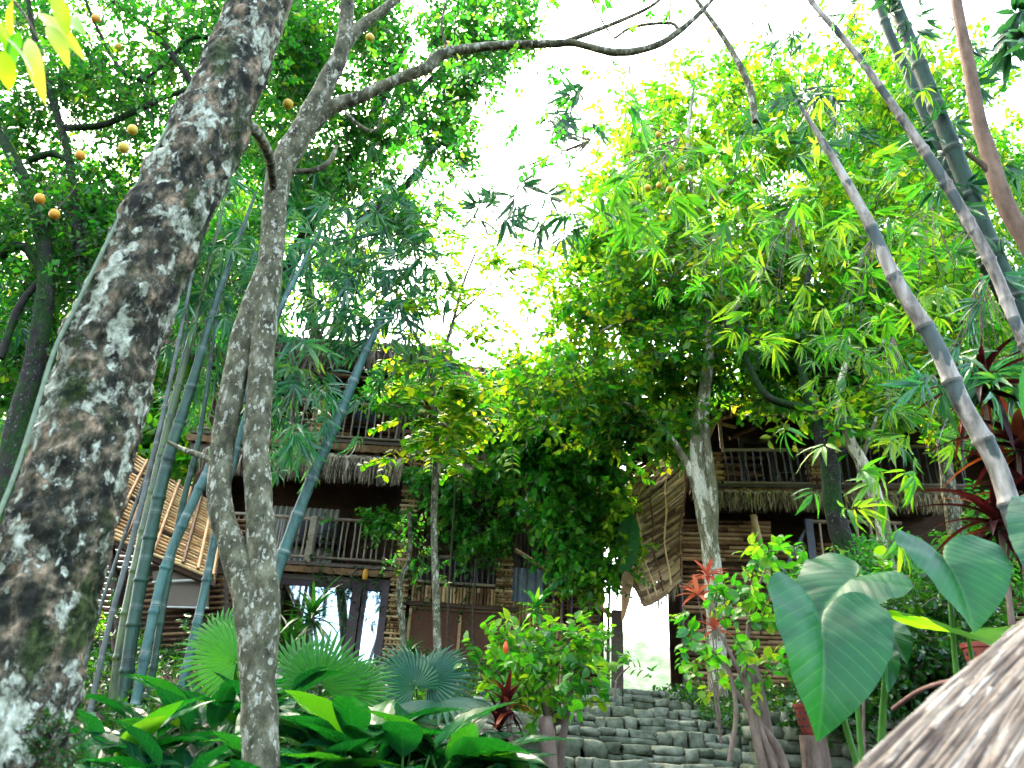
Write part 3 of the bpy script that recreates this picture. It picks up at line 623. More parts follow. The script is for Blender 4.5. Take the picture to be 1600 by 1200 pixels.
# ------------------------------------------------------------------ left house
L_ = Fac(620, 800, 14.0, R_(.6))
H = thing('bamboo_house', 'three storey thatched bamboo house with railed balconies, left of the gap', 'house', (L_.w(-3, 2.3)[0], 14.0, 2.3))
u_l = L_.uv(300, 800)[0]; u_m = L_.uv(640, 800)[0]; u_r = L_.uv(945, 960)[0]
z_g = 2.3
z_f1 = L_.uv(530, 884)[1]; z_f2 = L_.uv(530, 692)[1]; z_eave = L_.uv(560, 585)[1]
ue1_ = L_.uv(700, 600)[0]
g = G()                                                    # main walls set back behind the balconies
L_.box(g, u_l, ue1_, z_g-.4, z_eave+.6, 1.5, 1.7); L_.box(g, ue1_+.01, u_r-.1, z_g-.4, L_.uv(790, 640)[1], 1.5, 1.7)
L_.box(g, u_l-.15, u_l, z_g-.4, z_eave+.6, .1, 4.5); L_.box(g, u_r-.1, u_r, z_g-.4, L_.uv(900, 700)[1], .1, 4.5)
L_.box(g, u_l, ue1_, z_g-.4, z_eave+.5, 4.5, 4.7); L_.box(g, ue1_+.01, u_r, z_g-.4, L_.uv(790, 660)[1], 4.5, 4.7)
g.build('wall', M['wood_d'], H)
g = G()
for k in range(26):                                        # log courses on the back wall of the upper gallery
    z = z_f2+.1+k*.085; logs(L_, g, u_l+.1, u_m+2.4, z, z+.05, 1.45, .038, 2.5)
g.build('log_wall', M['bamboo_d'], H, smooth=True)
# roof
ue0, ue1 = L_.uv(415, 570)[0]-2.5, L_.uv(705, 600)[0]; z_e2 = L_.uv(790, 622)[1]; ue2 = L_.uv(865, 620)[0]
g = G(); bed(L_, g, ue0, ue1, z_eave+.12, z_eave+1.4, -.75, 2.6, .12); bed(L_, g, ue0, ue1, z_eave+.12, z_eave+1.4, 5.6, 2.6, .12); strands(L_, g, ue0, ue1, z_eave+.36, .38, -.2, -.75, 1500, .024, rag=.9)
strands(L_, g, ue0, ue1, z_eave+.2, .42, -.4, -.8, 1500, .022, rag=.5)
roof = g.build('roof', M['thatch_d'], H)
g = G(); bed(L_, g, ue1+.02, ue2, z_e2+.1, z_e2+.6, -.6, 1.0, .1); strands(L_, g, ue1, ue2, z_e2+.2, .45, -.3, -.65, 700, .022, rag=.5); strands(L_, g, ue1, ue2, z_e2+.36, .38, -.1, -.6, 600, .024, rag=.9); g.build('roof', M['thatch'], H)
g = G()
for (a, b) in (((470, 575), (620, 600)), ((470, 578), (700, 612)), ((462, 620), (540, 604)), ((590, 565), (690, 586)), ((650, 600), (760, 640)), ((500, 560), (640, 590))):
    pa, za = L_.uv(*a, -.4); pb, zb_ = L_.uv(*b, -.4); tube(g, [L_.w(pa, za, -.4), L_.w((pa+pb)/2, (za+zb_)/2+.03, -.42), L_.w(pb, zb_, -.4)], .018, n=6, seg=6)
g.build('roof_pole', M['pole'], H, smooth=True)
# floors
def floor_band(F, par, x0, x1, ytop, yj, yb, matj='bamboo_d', d0=-.12, dd=1.5):
    u0, z0 = F.uv(x0, ytop); u1, _ = F.uv(x1, ytop); xm = (x0+x1)/2
    zt, zj, zb_ = F.uv(xm, ytop)[1], F.uv(xm, yj)[1], F.uv(xm, yb)[1]
    g = G(); F.box(g, u0, u1, zt-.06, zt, d0-.05, dd); g.build('floor_deck', M['wood_m'], par)
    g = G(); joists(F, g, u0, u1, (zt+zj)/2-.03, d0, .7, (zt-zj-.06)/2); g.build('joist_row', M[matj], par, smooth=True)
    g = G(); F.box(g, u0, u1, zb_, zj-.003, d0+.1, d0+.28); g.build('beam', M['beam'], par)
    return u0, u1, zt
fu0, fu1, fz2 = floor_band(L_, H, 300, 640, 687, 704, 717)
railing(L_, H, L_.uv(300, 630)[0], L_.uv(500, 630)[0], L_.uv(480, 628)[1], fz2+.08, -.08, M['pole'], M['pole'], .16)
railing(L_, H, L_.uv(527, 635)[0], L_.uv(655, 635)[0], L_.uv(590, 636)[1], fz2+.08, -.08, M['pole'], M['pole'], .135)
g = G(); u0, u1, z0, z1 = L_.rect(489, 634, 514, 687); sticks(L_, g, u0, u1, fz2, z1+.05, -.08, .027); g.build('pillar', M['bamboo'], H, smooth=True)
g = G(); L_.box(g, u0+.05, u0+.17, z1, z_eave+.3, .0, .12); g.build('roof_post', M['wood_m'], H); g = G(); L_.box(g, u1+1.3, u1+1.4, fz2, z_eave+.3, .0, .12); g.build('roof_post', M['wood_m'], H)
# thatch skirt of the middle storey
su0 = L_.uv(330, 730)[0]; su1 = L_.uv(634, 730)[0]; zs = L_.uv(530, 735)[1]
g = G(); bed(L_, g, su0, su1, zs, zs+.12, -.5, .1, .06); strands(L_, g, su0, su1, zs+.05, .42, -.2, -.6, 1300, .02, rag=.4); g.build('thatch_eave', M['thatch'], H)
# middle storey
fu0, fu1, fz1 = floor_band(L_, H, 330, 618, 880, 897, 906)
railing(L_, H, L_.uv(330, 812)[0], L_.uv(487, 812)[0], L_.uv(430, 809)[1], fz1+.1, -.08, M['pole'], M['pole'], .11)
railing(L_, H, L_.uv(492, 816)[0], L_.uv(622, 816)[0], L_.uv(550, 816)[1], fz1+.1, -.08, M['pole'], M['pole'], .11)
g = G(); u0, u1, z0, z1 = L_.rect(482, 812, 492, 882); L_.box(g, u0, u1, fz1, z1+.04, -.14, -.02); g.build('rail_post', M['pole'], H)
u0, u1, z0, z1 = L_.rect(385, 778, 516, 870)
g = G(); curtain(L_, g, u0, u1, fz1, z1, .6, 14); g.build('curtain', M['curtain'], H, smooth=True)
g = G(); L_.box(g, u1, u1+.1, fz1, z1+.1, 1.2, 1.4); L_.box(g, u0, u1+.1, z1-.02, z1+.1, 1.18, 1.4); g.build('door_frame', M['wood_m'], H)
# tall pillar of stacked sticks
g = G(); u0, u1, z0, z1 = L_.rect(622, 705, 655, 905); us = (L_.uv(652, 720)[0]+L_.uv(612, 990)[0])/2
sticks(L_, g, us-.14, us+.14, z_g-.2, L_.uv(640, 702)[1], -.12, .026); g.build('pillar', M['bamboo'], H, smooth=True)
# ground floor glazing
wn = G(); zt = L_.uv(500, 916)[1]; zb_ = z_g-.1
uw0, uw1 = L_.uv(350, 960)[0], L_.uv(545, 960)[0]
L_.box(wn, uw0, uw1, zt, zt+.12, .0, .1); L_.box(wn, uw1, uw1+.17, zb_, zt+.12, -.02, .12); L_.box(wn, uw0, uw1, zb_, zb_+.1, .0, .1)
um = L_.uv(470, 950)[0]; L_.box(wn, um, um+.05, zb_+.1, zt, .02, .08)
win = wn.build('window', M['purple'], H)
g = G(); L_.box(g, uw0+.01, uw1-.01, zb_+.11, zt-.01, .045, .055); g.build('pane', M['glass'], win)
g = G(); curtain(L_, g, L_.uv(478, 960)[0], uw1-.02, zb_, zt-.05, .35, 12, .04); curtain(L_, g, uw0, uw0+.9, zb_, zt-.05, .35, 10, .04); g.build('curtain', M['curtain'], win, smooth=True)
dg = G(); ud0, ud1 = uw1+.2, L_.uv(604, 960)[0]; L_.box(dg, ud0, ud1, zt-.02, zt+.15, -.03, .1); L_.box(dg, ud1-.13, ud1, zb_, zt-.02, -.03, .1); L_.box(dg, ud0, ud0+.06, zb_, zt-.02, -.03, .1)
door = dg.build('door', M['purple'], H)
g = G(); L_.box(g, ud0+.07, ud1-.14, zb_+.1, zt-.03, .03, .04); g.build('pane', M['glass'], door)
# middle bay with ground panels
um0, um1 = L_.uv(636, 985)[0], L_.uv(798, 985)[0]; zp1 = L_.uv(715, 951)[1]; zp0 = z_g+.15
fr = G(); L_.box(fr, um0, um1, zp1-.05, zp1, -.03, .03); L_.box(fr, um0, um1, zp0-.06, zp0, -.03, .03)
for uu in (um0, (um0+um1)/2-.02, um1-.05): L_.box(fr, uu, uu+.05, zp0, zp1-.05, -.033, .033)
pf = fr.build('panel_frame', M['bamboo'], H)
for a, b in ((um0+.055, (um0+um1)/2-.025), ((um0+um1)/2+.035, um1-.055)):
    g = G(); L_.box(g, a, b, zp0+.005, zp1-.055, .0, .02); g.build('panel', M['panel'], pf)
g = G(); L_.box(g, um0-.1, um1+.1, zp1+.002, zp1+.07, -.08, 1.4); g.build('floor_deck', M['wood_d'], H)
g = G(); logs(L_, g, um0, um1, zp1+.08, L_.uv(715, 918)[1], -.05, .03, .5, vert=True); g.build('log_wall', M['bamboo'], H, smooth=True)
railing(L_, H, um0+.1, um1-.1, L_.uv(715, 873)[1], L_.uv(715, 915)[1]+.03, -.03, M['pole'], M['pole_grey'], .1)
g = G(); u0, u1, z0, z1 = L_.rect(776, 868, 800, 945); sticks(L_, g, u0, u1, z0, z1, -.1, .027); g.build('pillar', M['bamboo'], H, smooth=True)
zq = L_.uv(725, 734)[1]
g = G(); L_.box(g, um0+.05, um1+.3, zq-.07, zq, -.1, 1.4); g.build('floor_deck', M['wood_m'], H)
railing(L_, H, um0+.15, um1+.2, L_.uv(725, 683)[1], zq+.05, -.08, M['pole'], M['pole'], .13)
g = G(); sticks(L_, g, um1-.1, um1+.15, zq, L_.uv(790, 690)[1], -.05, .034); g.build('pillar', M['bamboo'], H, smooth=True)
g = G(); zt2 = L_.uv(725, 752)[1]; bed(L_, g, um0, um1+.2, zt2, zt2+.12, -.45, .1, .06); strands(L_, g, um0, um1+.2, zt2+.03, .42, -.2, -.55, 600, .02); g.build('thatch_eave', M['thatch'], H)
# stair wing to the right
ur0, ur1 = L_.uv(802, 900)[0], L_.uv(945, 970)[0]
zl = L_.uv(870, 945)[1]
g = G(); logs(L_, g, L_.uv(850, 960)[0], ur1, z_g-.2, L_.uv(900, 800)[1], .15, .036, .9, drop=.05); g.build('log_wall', M['bamboo_d'], H, smooth=True)
g = G(); curtain(L_, g, ur0, L_.uv(862, 870)[0], L_.uv(830, 930)[1], L_.uv(830, 815)[1], .5, 10, .03); g.build('curtain', M['canvas'], H, smooth=True)
g = G(); curtain(L_, g, L_.uv(798, 940)[0], L_.uv(850, 930)[0], L_.uv(830, 965)[1], L_.uv(830, 885)[1], .2, 6, .03); g.build('hanging_cloth', M['bluecloth'], H, smooth=True)
g = G(); logs(L_, g, ur0, L_.uv(880, 960)[0], z_g, L_.uv(830, 940)[1], .05, .03, .5, vert=True); g.build('log_wall', M['bamboo'], H, smooth=True)
a, b, c = L_.uv(804, 863), L_.uv(880, 912), L_.uv(955, 966)
g = G(); tube(g, [L_.w(a[0], a[1], -.2), L_.w(b[0], b[1], -.2), L_.w(c[0], c[1], -.2)], .04, n=8, seg=8)
sr = g.build('stair_rail', M['bamboo'], H, smooth=True)
for k in range(11):
    t = (k+.5)/11; u = a[0]+(c[0]-a[0])*t; z = a[1]+(c[1]-a[1])*t; g = G(); tube(g, [L_.w(u, max(z-.85, z_g), -.2), L_.w(u, z, -.2)], .015, n=6, seg=3); g.build('baluster', M['pole_grey'], sr, smooth=True)
g = G(); L_.box(g, c[0]-.02, c[0]+.16, z_g-.2, c[1]+.1, -.3, -.14); g.build('stair_post', M['wood_m'], H)
for (x0, y0, x1, y1) in ((968, 735, 990, 744), ):
    pass
# narrow gable between vine and screen
g = G(); u0, u1, z0, z1 = L_.rect(950, 715, 1005, 745); sticks(L_, g, u0, u0+.33, z0, z1+.25, .3, .03); g.build('pillar', M['bamboo'], H, smooth=True)
g = G(); u0, u1, z0, z1 = L_.rect(945, 745, 1012, 790); logs(L_, g, u0, u1, z0, z1, .3, .028, .5, vert=True); logs(L_, g, u0, u1, z0-.75, z0, .3, .03, .8); L_.box(g, u0, u1+.05, z1, z1+.05, .1, 1.2); g.build('log_wall', M['bamboo'], H, smooth=True)
g = G(); uu, zz = L_.uv(985, 795, 0); bed(L_, g, uu-.6, uu-.02, zz+.1, zz+.2, -.3, .2, .05); strands(L_, g, uu-.6, uu-.02, zz+.12, .38, -.1, -.35, 160, .02); g.build('thatch_eave', M['thatch'], H)

# ------------------------------------------------------------------ right house
Rf = Fac(1062, 900, 13.2, R_(-9))
HR = thing('bamboo_house', 'two storey bamboo house with a railed balcony over a straw fringe, right of the gap', 'house', (Rf.O[0], 13.2, 2.3))
e0 = 0.02; e1 = Rf.uv(1640, 760)[0]
zr2 = Rf.uv(1200, 763)[1]; zre = Rf.uv(1200, 662)[1]
g = G(); Rf.box(g, e0+.1, e1, z_g-.4, zre+.3, 1.6, 1.8); box_pts(g, [Rf.w(u, z, d) for z in (z_g-.4, zr2) for (u, d) in ((e0, .12), (e0+.1, .12), (e0+1.9, 4), (e0+1.8, 4))]); Rf.box(g, e1, e1+.15, z_g-.4, zre+.3, .1, 4); Rf.box(g, e0, e1, z_g-.4, zre+.3, 4, 4.2); g.build('wall', M['wood_d'], HR)
g = G(); logs(Rf, g, e0, Rf.uv(1215, 930)[0], z_g-.2, Rf.uv(1150, 812)[1], .0, .036, 1.3, drop=.03)
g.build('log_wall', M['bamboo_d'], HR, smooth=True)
g = G(); logs(Rf, g, e0+.35, Rf.uv(1165, 720)[0]+.6, zr2+.05, zre, 1.5, .036, 2.0); g.build('log_wall', M['bamboo_d'], HR, smooth=True)
g = G(); logs(Rf, g, Rf.uv(1220, 930)[0], e1, z_g-.2, Rf.uv(1150, 812)[1], 1.5, .04, 2.5); g.build('log_wall', M['bamboo_d'], HR, smooth=True)
u1r = Rf.uv(1600, 762)[0]
def fb(x0, x1, ytop, yj, yb): return floor_band(Rf, HR, x0, x1, ytop, yj, yb)
fb(1082, 1500, 762, 776, 785)
g = G(); u0, u1, z0, z1 = Rf.rect(1104, 708, 1128, 760); sticks(Rf, g, u0, u1, zr2, z1, -.05, .034); g.build('pillar', M['bamboo'], HR, smooth=True)
g = G(); u0, u1, z0, z1 = Rf.rect(1266, 712, 1290, 760); sticks(Rf, g, u0, u1, zr2, z1, -.05, .034); g.build('pillar', M['bamboo'], HR, smooth=True)
railing(Rf, HR, Rf.uv(1128, 705)[0], Rf.uv(1264, 705)[0], Rf.uv(1200, 705)[1], zr2+.08, -.04, M['pole'], M['pole_grey'], .125, tilt=-.03)
railing(Rf, HR, Rf.uv(1292, 705)[0], Rf.uv(1500, 705)[0], Rf.uv(1400, 700)[1], zr2+.08, -.04, M['pole'], M['pole_grey'], .125)
g = G(); zf = Rf.uv(1200, 788)[1]; ua, ub = Rf.uv(1112, 790)[0], Rf.uv(1480, 790)[0]
bed(Rf, g, ua, ub, zf, zf+.1, -.4, .1, .05); strands(Rf, g, ua, ub, zf+.04, .3, -.12, -.5, 1500, .014, rag=.3); g.build('thatch_eave', M['thatch_y'], HR)
g = G(); bed(Rf, g, e0-.9, e1+.4, zre+.15, zre+1.5, -.6, 2.6, .12); bed(Rf, g, e0-.9, e1+.4, zre+.15, zre+1.5, 5.4, 2.6, .12); strands(Rf, g, e0-.9, e1+.4, zre+.2, .35, -.3, -.65, 1300, .022); g.build('roof', M['thatch_d'], HR)
g = G()
for (a, b) in (((1098, 655), (1150, 668)), ((1098, 662), (1180, 640)), ((1140, 685), (1180, 668)), ((1105, 690), (1125, 640)), ((1128, 700), (1124, 655))):
    (pa, za), (pb, zb_) = Rf.uv(*a, .2), Rf.uv(*b, .2); tube(g, [Rf.w(pa, za, .2), Rf.w(pb, zb_, .2)], .035, n=7, seg=3)
g.build('roof_pole', M['bamboo'], HR, smooth=True)
u0, u1, z0, z1 = Rf.rect(1156, 688, 1212, 740, 1.3)
g = G(); Rf.box(g, u0, u1, z1-.06, z1+.06, 1.25, 1.36); Rf.box(g, u0, u0+.08, zr2, z1-.06, 1.25, 1.36); Rf.box(g, u1-.08, u1, zr2, z1-.06, 1.25, 1.36); g.build('door_frame', M['beam'], HR)
g = G(); u0, u1, z0, z1 = Rf.rect(1178, 812, 1198, 905); tube(g, [Rf.w(u0, z1+.02, -.2), Rf.w(u1, z0-.4, -.2)], .06, n=8, seg=4); tube(g, [Rf.w(u0-.05, z1-.35, -.2), Rf.w(u0+.05, z1, -.2)], .03, n=7, seg=2); g.build('post', M['bamboo'], HR, smooth=True)
g = G(); ua, za = Rf.uv(1254, 812, -.3); ub_, zb_ = Rf.uv(1278, 905, -.3); um_ = (ua+ub_)/2+.02
Rf.box(g, um_-.06, um_+.06, zb_-.8, za, -.36, -.24); g.build('stair_post', M['pole_grey'], HR)
ua, za = Rf.uv(1240, 885, -.3); ub_, zb2 = Rf.uv(1256, 828, -.3)
g = G(); tube(g, [Rf.w(ua-.28, za-.25, -.3), Rf.w(um_-.06, zb2, -.3)], .025, n=7, seg=3); sr = g.build('stair_rail', M['pole_grey'], HR, smooth=True)
for k in range(5):
    t = (k+.3)/5; u = ua-.26+(um_-.06-ua+.26)*t; z = za-.25+(zb2-za+.25)*t; g = G(); tube(g, [Rf.w(u, z-.9, -.3), Rf.w(u, z, -.3)], .016, n=6, seg=3); g.build('baluster', M['pole_grey'], sr, smooth=True)
railing(Rf, HR, um_+.07, Rf.uv(1400, 830)[0], Rf.uv(1320, 824)[1], Rf.uv(1320, 905)[1], -.3, M['pole'], M['pole'], .2, r=.024)
g = G(); tube(g, [Rf.w(e0-.01, z_g-.1, -.12), Rf.w(e0-.01, Rf.uv(1062, 820)[1], -.12)], .035, n=8, seg=4); g.build('corner_pole', M['purple'], HR, smooth=True)

# ------------------------------------------------------------------ slatted screen in the gap
SC = thing('slatted_screen', 'curved hanging screen of bamboo slats over the bright gap between the houses', 'screen', P(1030, 900, 12.6))
nr, nc = 72, 16
LE = catmull([P(1000, 735, 12.9), P(950, 800, 12.6), P(962, 855, 12.4), P(1006, 945, 12.2)], nr)
RE = catmull([P(1098, 640, 13.1), P(1082, 700, 12.8), P(1068, 800, 12.6), P(1064, 905, 12.5)], nr)
def scr(i, t):
    a = LE[i]+(RE[i]-LE[i])*t; return a+np.array([0, .3, -.07])*math.sin(t*math.pi)*(1-.4*i/nr)
g = G()
for i in range(nr):
    k = 0; t = 0.0
    while t < 1:
        e = min(1, t+random.uniform(.25, .7)); 
        if random.random() < .97:
            tube(g, [scr(i, x)+rng.normal(0, .006, 3) for x in (t, (t+e)/2, e)], random.uniform(.028, .038), n=5, seg=4, rnd=random.random())
        t = e+.01
g.build('slats', M['slat'], SC, smooth=True)
g = G(); ii = list(range(0, int(nr*.86), 3)); tt = np.linspace(.02, .98, 8)
V = [scr(i, t)+np.array([0, .14, .04]) for i in ii for t in tt]; nn_ = len(tt)
g.add(V, [(a*nn_+b, a*nn_+b+1, (a+1)*nn_+b+1, (a+1)*nn_+b) for a in range(len(ii)-1) for b in range(nn_-1)], (0, 0, .5)); g.build('backing_mat', M['wood_m'], SC, smooth=True)
for t in (.03, .2, .38, .56, .74, .97):
    g = G(); tube(g, [scr(i, t+.02*math.sin(i))+np.array([0, -.035, 0]) for i in range(0, nr, 5)], .018, n=6, seg=30); g.build('batten', M['bamboo'], SC, smooth=True)
g = G()
for k in range(70):
    p = scr(nr-1, rng.uniform(.1, 1)); e = p+np.array([rng.normal(0, .02), rng.normal(0, .02), -rng.uniform(.06, .28)]); beam(g, p, e, .008, .004)
g.build('fringe', M['thatch_y'], SC)

# annex at the far left: sloping slat roof and canvas
AX = thing('slatted_shed', 'open shed with sloping lattice slats and a canvas blind behind the bamboo stems', 'shed', GP(260, 12.5))
A4 = [P(225, 720, 12.2), P(352, 800, 12.2), P(335, 905, 10.8), P(165, 835, 10.8)]
g = G()
def qd(s, t): return (A4[0]*(1-s)+A4[1]*s)*(1-t)+(A4[3]*(1-s)+A4[2]*s)*t
for i in range(26):
    t = i/25; a, b = qd(-.15, t), qd(1, t)
    for s0 in np.arange(-.15, 1, .38):
        if random.random() < .95: tube(g, [qd(s0, t+random.uniform(-.006, .006)), qd(min(1, s0+.36), t)], .022, n=5, seg=2, rnd=random.random()*.7+.3)
g.build('slats', M['bamboo'], AX, smooth=True)
for s in np.linspace(-.1, .98, 9):
    g = G(); tube(g, [qd(s, 0)+np.array([0, 0, .045]), qd(s, 1)+np.array([0, 0, .045])], .024, n=6, seg=2); g.build('rafter', M['bamboo_d'], AX, smooth=True)
g = G(); c = [qd(-.15, -.02), qd(1, -.02), qd(1, 1.02), qd(-.15, 1.02)]; c = [q+np.array([0, .06, -.06]) for q in c]; v = c+[q+np.array([0, .04, -.03]) for q in c]; g.add(v, [(0,1,2,3),(7,6,5,4),(0,4,5,1),(1,5,6,2),(2,6,7,3),(3,7,4,0)]); g.build('roof_board', M['wood_d'], AX)
g = G(); c = [P(238, 893, 11), P(328, 880, 11), P(324, 950, 11), P(243, 950, 11)]
v = c+[q+np.array([0, .05, 0]) for q in c]; g.add(v, [(0,1,2,3),(7,6,5,4),(0,4,5,1),(1,5,6,2),(2,6,7,3),(3,7,4,0)]); g.build('canvas_blind', M['canvas'], AX)
g = G(); c = [P(180, 890, 11.5), P(355, 880, 11.5), P(345, 1080, 11.5), P(150, 1080, 11.5)]; v = c+[q+np.array([0, .05, 0]) for q in c]; g.add(v, [(0,1,2,3),(7,6,5,4),(0,4,5,1),(1,5,6,2),(2,6,7,3),(3,7,4,0)]); g.build('back_board', M['wood_d'], AX)
g = G()
for k in range(14):
    a = P(205-k*1.5, 905+k*9, 11.2); b = P(350, 890+k*9+6, 11.2); tube(g, [a, b], .025, n=5, seg=2, rnd=random.random()*.6)
g.build('log_wall', M['bamboo_d'], AX, smooth=True)
for px in (172, 345):
    g = G(); tube(g, [GP(px, 11.4, -.2), P(px, 840, 11.4)], .06, n=8, seg=4); g.build('post', M['wood_m'], AX, smooth=True)
g = G(); tube(g, [P(238, 910, 10.9), P(330, 905, 10.9)], .02, n=6, seg=3); tube(g, [P(246, 948, 10.9), P(326, 950, 10.9)], .015, n=6, seg=3); g.build('blind_rod', M['white'], AX, smooth=True)

g = G(); 
for k in range(30):
    z = gz(0, 12)-.3+k*.09; a = P(90, 950, 12.6); b = P(360, 950, 12.6); tube(g, [np.array([a[0], 12.6, z]), np.array([b[0], 12.6, z])], .045, n=5, seg=2, rnd=random.random()*.5)
g.build('log_wall', M['bamboo_d'], AX, smooth=True)
# chairs on the balconies
def chair(F, u, z, d, label, flip=1):
    c = thing('balcony_chair', label, 'chair', F.w(u, z, d), 'dark chairs on the balconies')
    g = G(); F.box(g, u-.24, u+.24, z+.42, z+.46, d-.23, d+.23); g.build('seat', M['black'], c)
    g = G(); n = 8
    for i in range(n):
        a0, a1 = -.9+1.8*i/n, -.9+1.8*(i+1)/n
        p = [F.w(u+.27*math.sin(a), z+zz, d+flip*(.24*math.cos(a)+th)) for zz in (.55, .86-0.05*abs(a0)) for th in (0, .02) for a in (a0, a1)]
        box_pts(g, [p[0], p[1], p[3], p[2], p[4], p[5], p[7], p[6]])
    g.build('backrest', M['black'], c)
    for sx in (-1, 1):
        for sd in (-1, 1):
            g = G(); tube(g, [F.w(u+sx*.24, z, d+sd*.22), F.w(u+sx*.2, z+.42, d+sd*.19)], .015, n=6, seg=2); g.build('leg', M['black'], c, smooth=True)
chair(L_, L_.uv(505, 850)[0], fz1+.01, .5, 'dark chair behind the middle balcony rail, right of the post', -1)
chair(L_, L_.uv(465, 850)[0], fz1+.01, .55, 'dark chair behind the middle balcony rail, left of the post', -1)
chair(L_, L_.uv(560, 680)[0], fz2+.01, .5, 'dark chair behind the top balcony rail of the left house', -1)
g = G(); q = L_.uv(572, 898, -.2); tube(g, [L_.w(q[0], q[1]+.08, -.28), L_.w(q[0], q[1], -.28), L_.w(q[0], q[1]-.1, -.28)], [.03, .055, .04], n=10, seg=8)
tag(g.build('orange_lantern', M['fruit_o'], smooth=True), 'small orange lantern hanging under the middle balcony', 'lantern')
t = thing('sign_board', 'small pale wooden board fixed under the leaves above the right house', 'sign', P(1230, 646, 11.5))
g = G(); c = P(1230, 646, 11.5); beam(g, c+np.array([-.085, 0, -.005]), c+np.array([.085, 0, .005]), .03, .13); g.build('board', M['white'], t)
g = G(); tube(g, [c+np.array([.05, .02, .05]), c+np.array([.1, .3, .5])], .008, n=5, seg=2); g.build('hanger', M['twig'], t)
t = thing('lantern_box', 'small grey wire lantern standing at the foot of the right balcony rail', 'lantern', Rf.w(Rf.uv(1231, 760)[0], zr2, .1))
u, z = Rf.uv(1231, 760)[0], zr2
for a in (-.12, .12):
    for b in (-.02, .2):
        g = G(); Rf.box(g, u+a-.012, u+a+.012, z, z+.28, b-.012, b+.012); g.build('upright', M['canvas'], t)
g = G(); Rf.box(g, u-.13, u+.13, z+.28, z+.3, -.03, .21); g.build('lid', M['canvas'], t)
g = G(); Rf.box(g, u-.08, u+.08, z+.01, z+.13, .0, .14); g.build('candle', M['white'], t)

# ------------------------------------------------------------------ trees
def path(pl, Y):
    "list of (px, py[, Y]) -> points"
    return np.array([P(q[0], q[1], q[2] if len(q) > 2 else Y) for q in pl])
AXIS = CR @ np.array([0, 0, -1.0])
def rpx(w, px, py, Y): return w/2*float(np.dot(P(px, py, Y)-CAM, AXIS))/FPX
def rpts(ws, p):
    w = np.interp(np.linspace(0, 1, len(p)), np.linspace(0, 1, len(ws)), ws)
    return w/2*((p-CAM) @ AXIS)/FPX
FR = []
def fruits(parent, lst, mat='fruit', r=.05):
    for (px, py, Y) in lst:
        g = G(); c = P(px, py, Y); n = 12
        rr = r*random.uniform(.85, 1.1)
        sq = random.uniform(.88, 1.0); V = [c+rr*np.array([math.cos(a)*math.cos(b)*sq, math.sin(a)*math.cos(b), math.sin(b)*(1.02+.1*math.sin(b))+.03*math.cos(3*a)]) for b in np.linspace(-1.57, 1.57, 9) for a in np.linspace(0, 2*math.pi, n, endpoint=False)]
        f = [(b*n+a, b*n+(a+1) % n, (b+1)*n+(a+1) % n, (b+1)*n+a) for b in range(8) for a in range(n)]
        g.add(V, f, (0, 0, random.random()))
        tube(g, [c+np.array([0, 0, rr*.95]), c+np.array([.01, 0, rr+.1]), c+np.array([.06, .05, rr+.3])], .005, n=5, seg=2, mi=1)
        g.build('fruit', [M[mat], M['twig']], parent, smooth=True)

# -- big lichen tree
bt = path([(-48, 1340, 2.5), (-12, 1200, 2.5), (44, 1000, 2.55), (78, 885, 2.58), (120, 740, 2.6), (177, 540, 2.65), (261, 340, 2.7), (350, 150, 2.8), (402, 0, 2.9), (468, -220, 3.1)], 2.6)
T = thing('lichen_tree', 'massive leaning trunk with scaly lichened bark in the left foreground', 'tree', GP(-60, 2.5, 0))
g = G(); wid = [205, 190, 170, 156, 146, 136, 120, 104, 86, 78]
rad = rpts(wid, bt)
tube(g, bt, rad, n=96, seg=330, rough=.13, rf=6.5, cap=False, ridge=.16)
g.build('trunk', M['bark_big'], T, smooth=True)
g = G(); tube(g, path([(365, 180, 2.9), (395, 200, 3.05), (414, 228, 3.3), (424, 262, 3.7), (428, 310, 4.05)], 2.85), [.036, .03, .028, .03, .02], n=16, seg=30, rough=.12, rf=14); g.build('branch', M['bark_twin'], T, smooth=True)
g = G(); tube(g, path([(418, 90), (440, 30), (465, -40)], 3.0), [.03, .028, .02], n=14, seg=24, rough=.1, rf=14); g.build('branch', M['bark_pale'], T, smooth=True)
g = G()                                                     # moss and small ferns on the root flare
c = np.array([P(x, y, 2.42) for x, y in zip(rng.uniform(20, 115, 90), rng.uniform(1110, 1230, 90))]); twigs(g, c, 7, .05, .018, 'far', .3, .6)
g.build('moss', [M['leaf_creep'], M['twig']], T)
g = G(); tube(g, path([(372, -40, 2.86), (337, 60, 2.78), (283, 160, 2.66), (187, 340, 2.55), (118, 480, 2.48), (86, 545, 2.45), (56, 640, 2.42), (16, 760, 2.38), (-60, 930, 2.3)], 2.5), [.007]*9, n=10, seg=80)
tag(g.build('green_cord', M['cord'], smooth=True), 'pale green cord running up the left edge of the lichened trunk', 'cord')

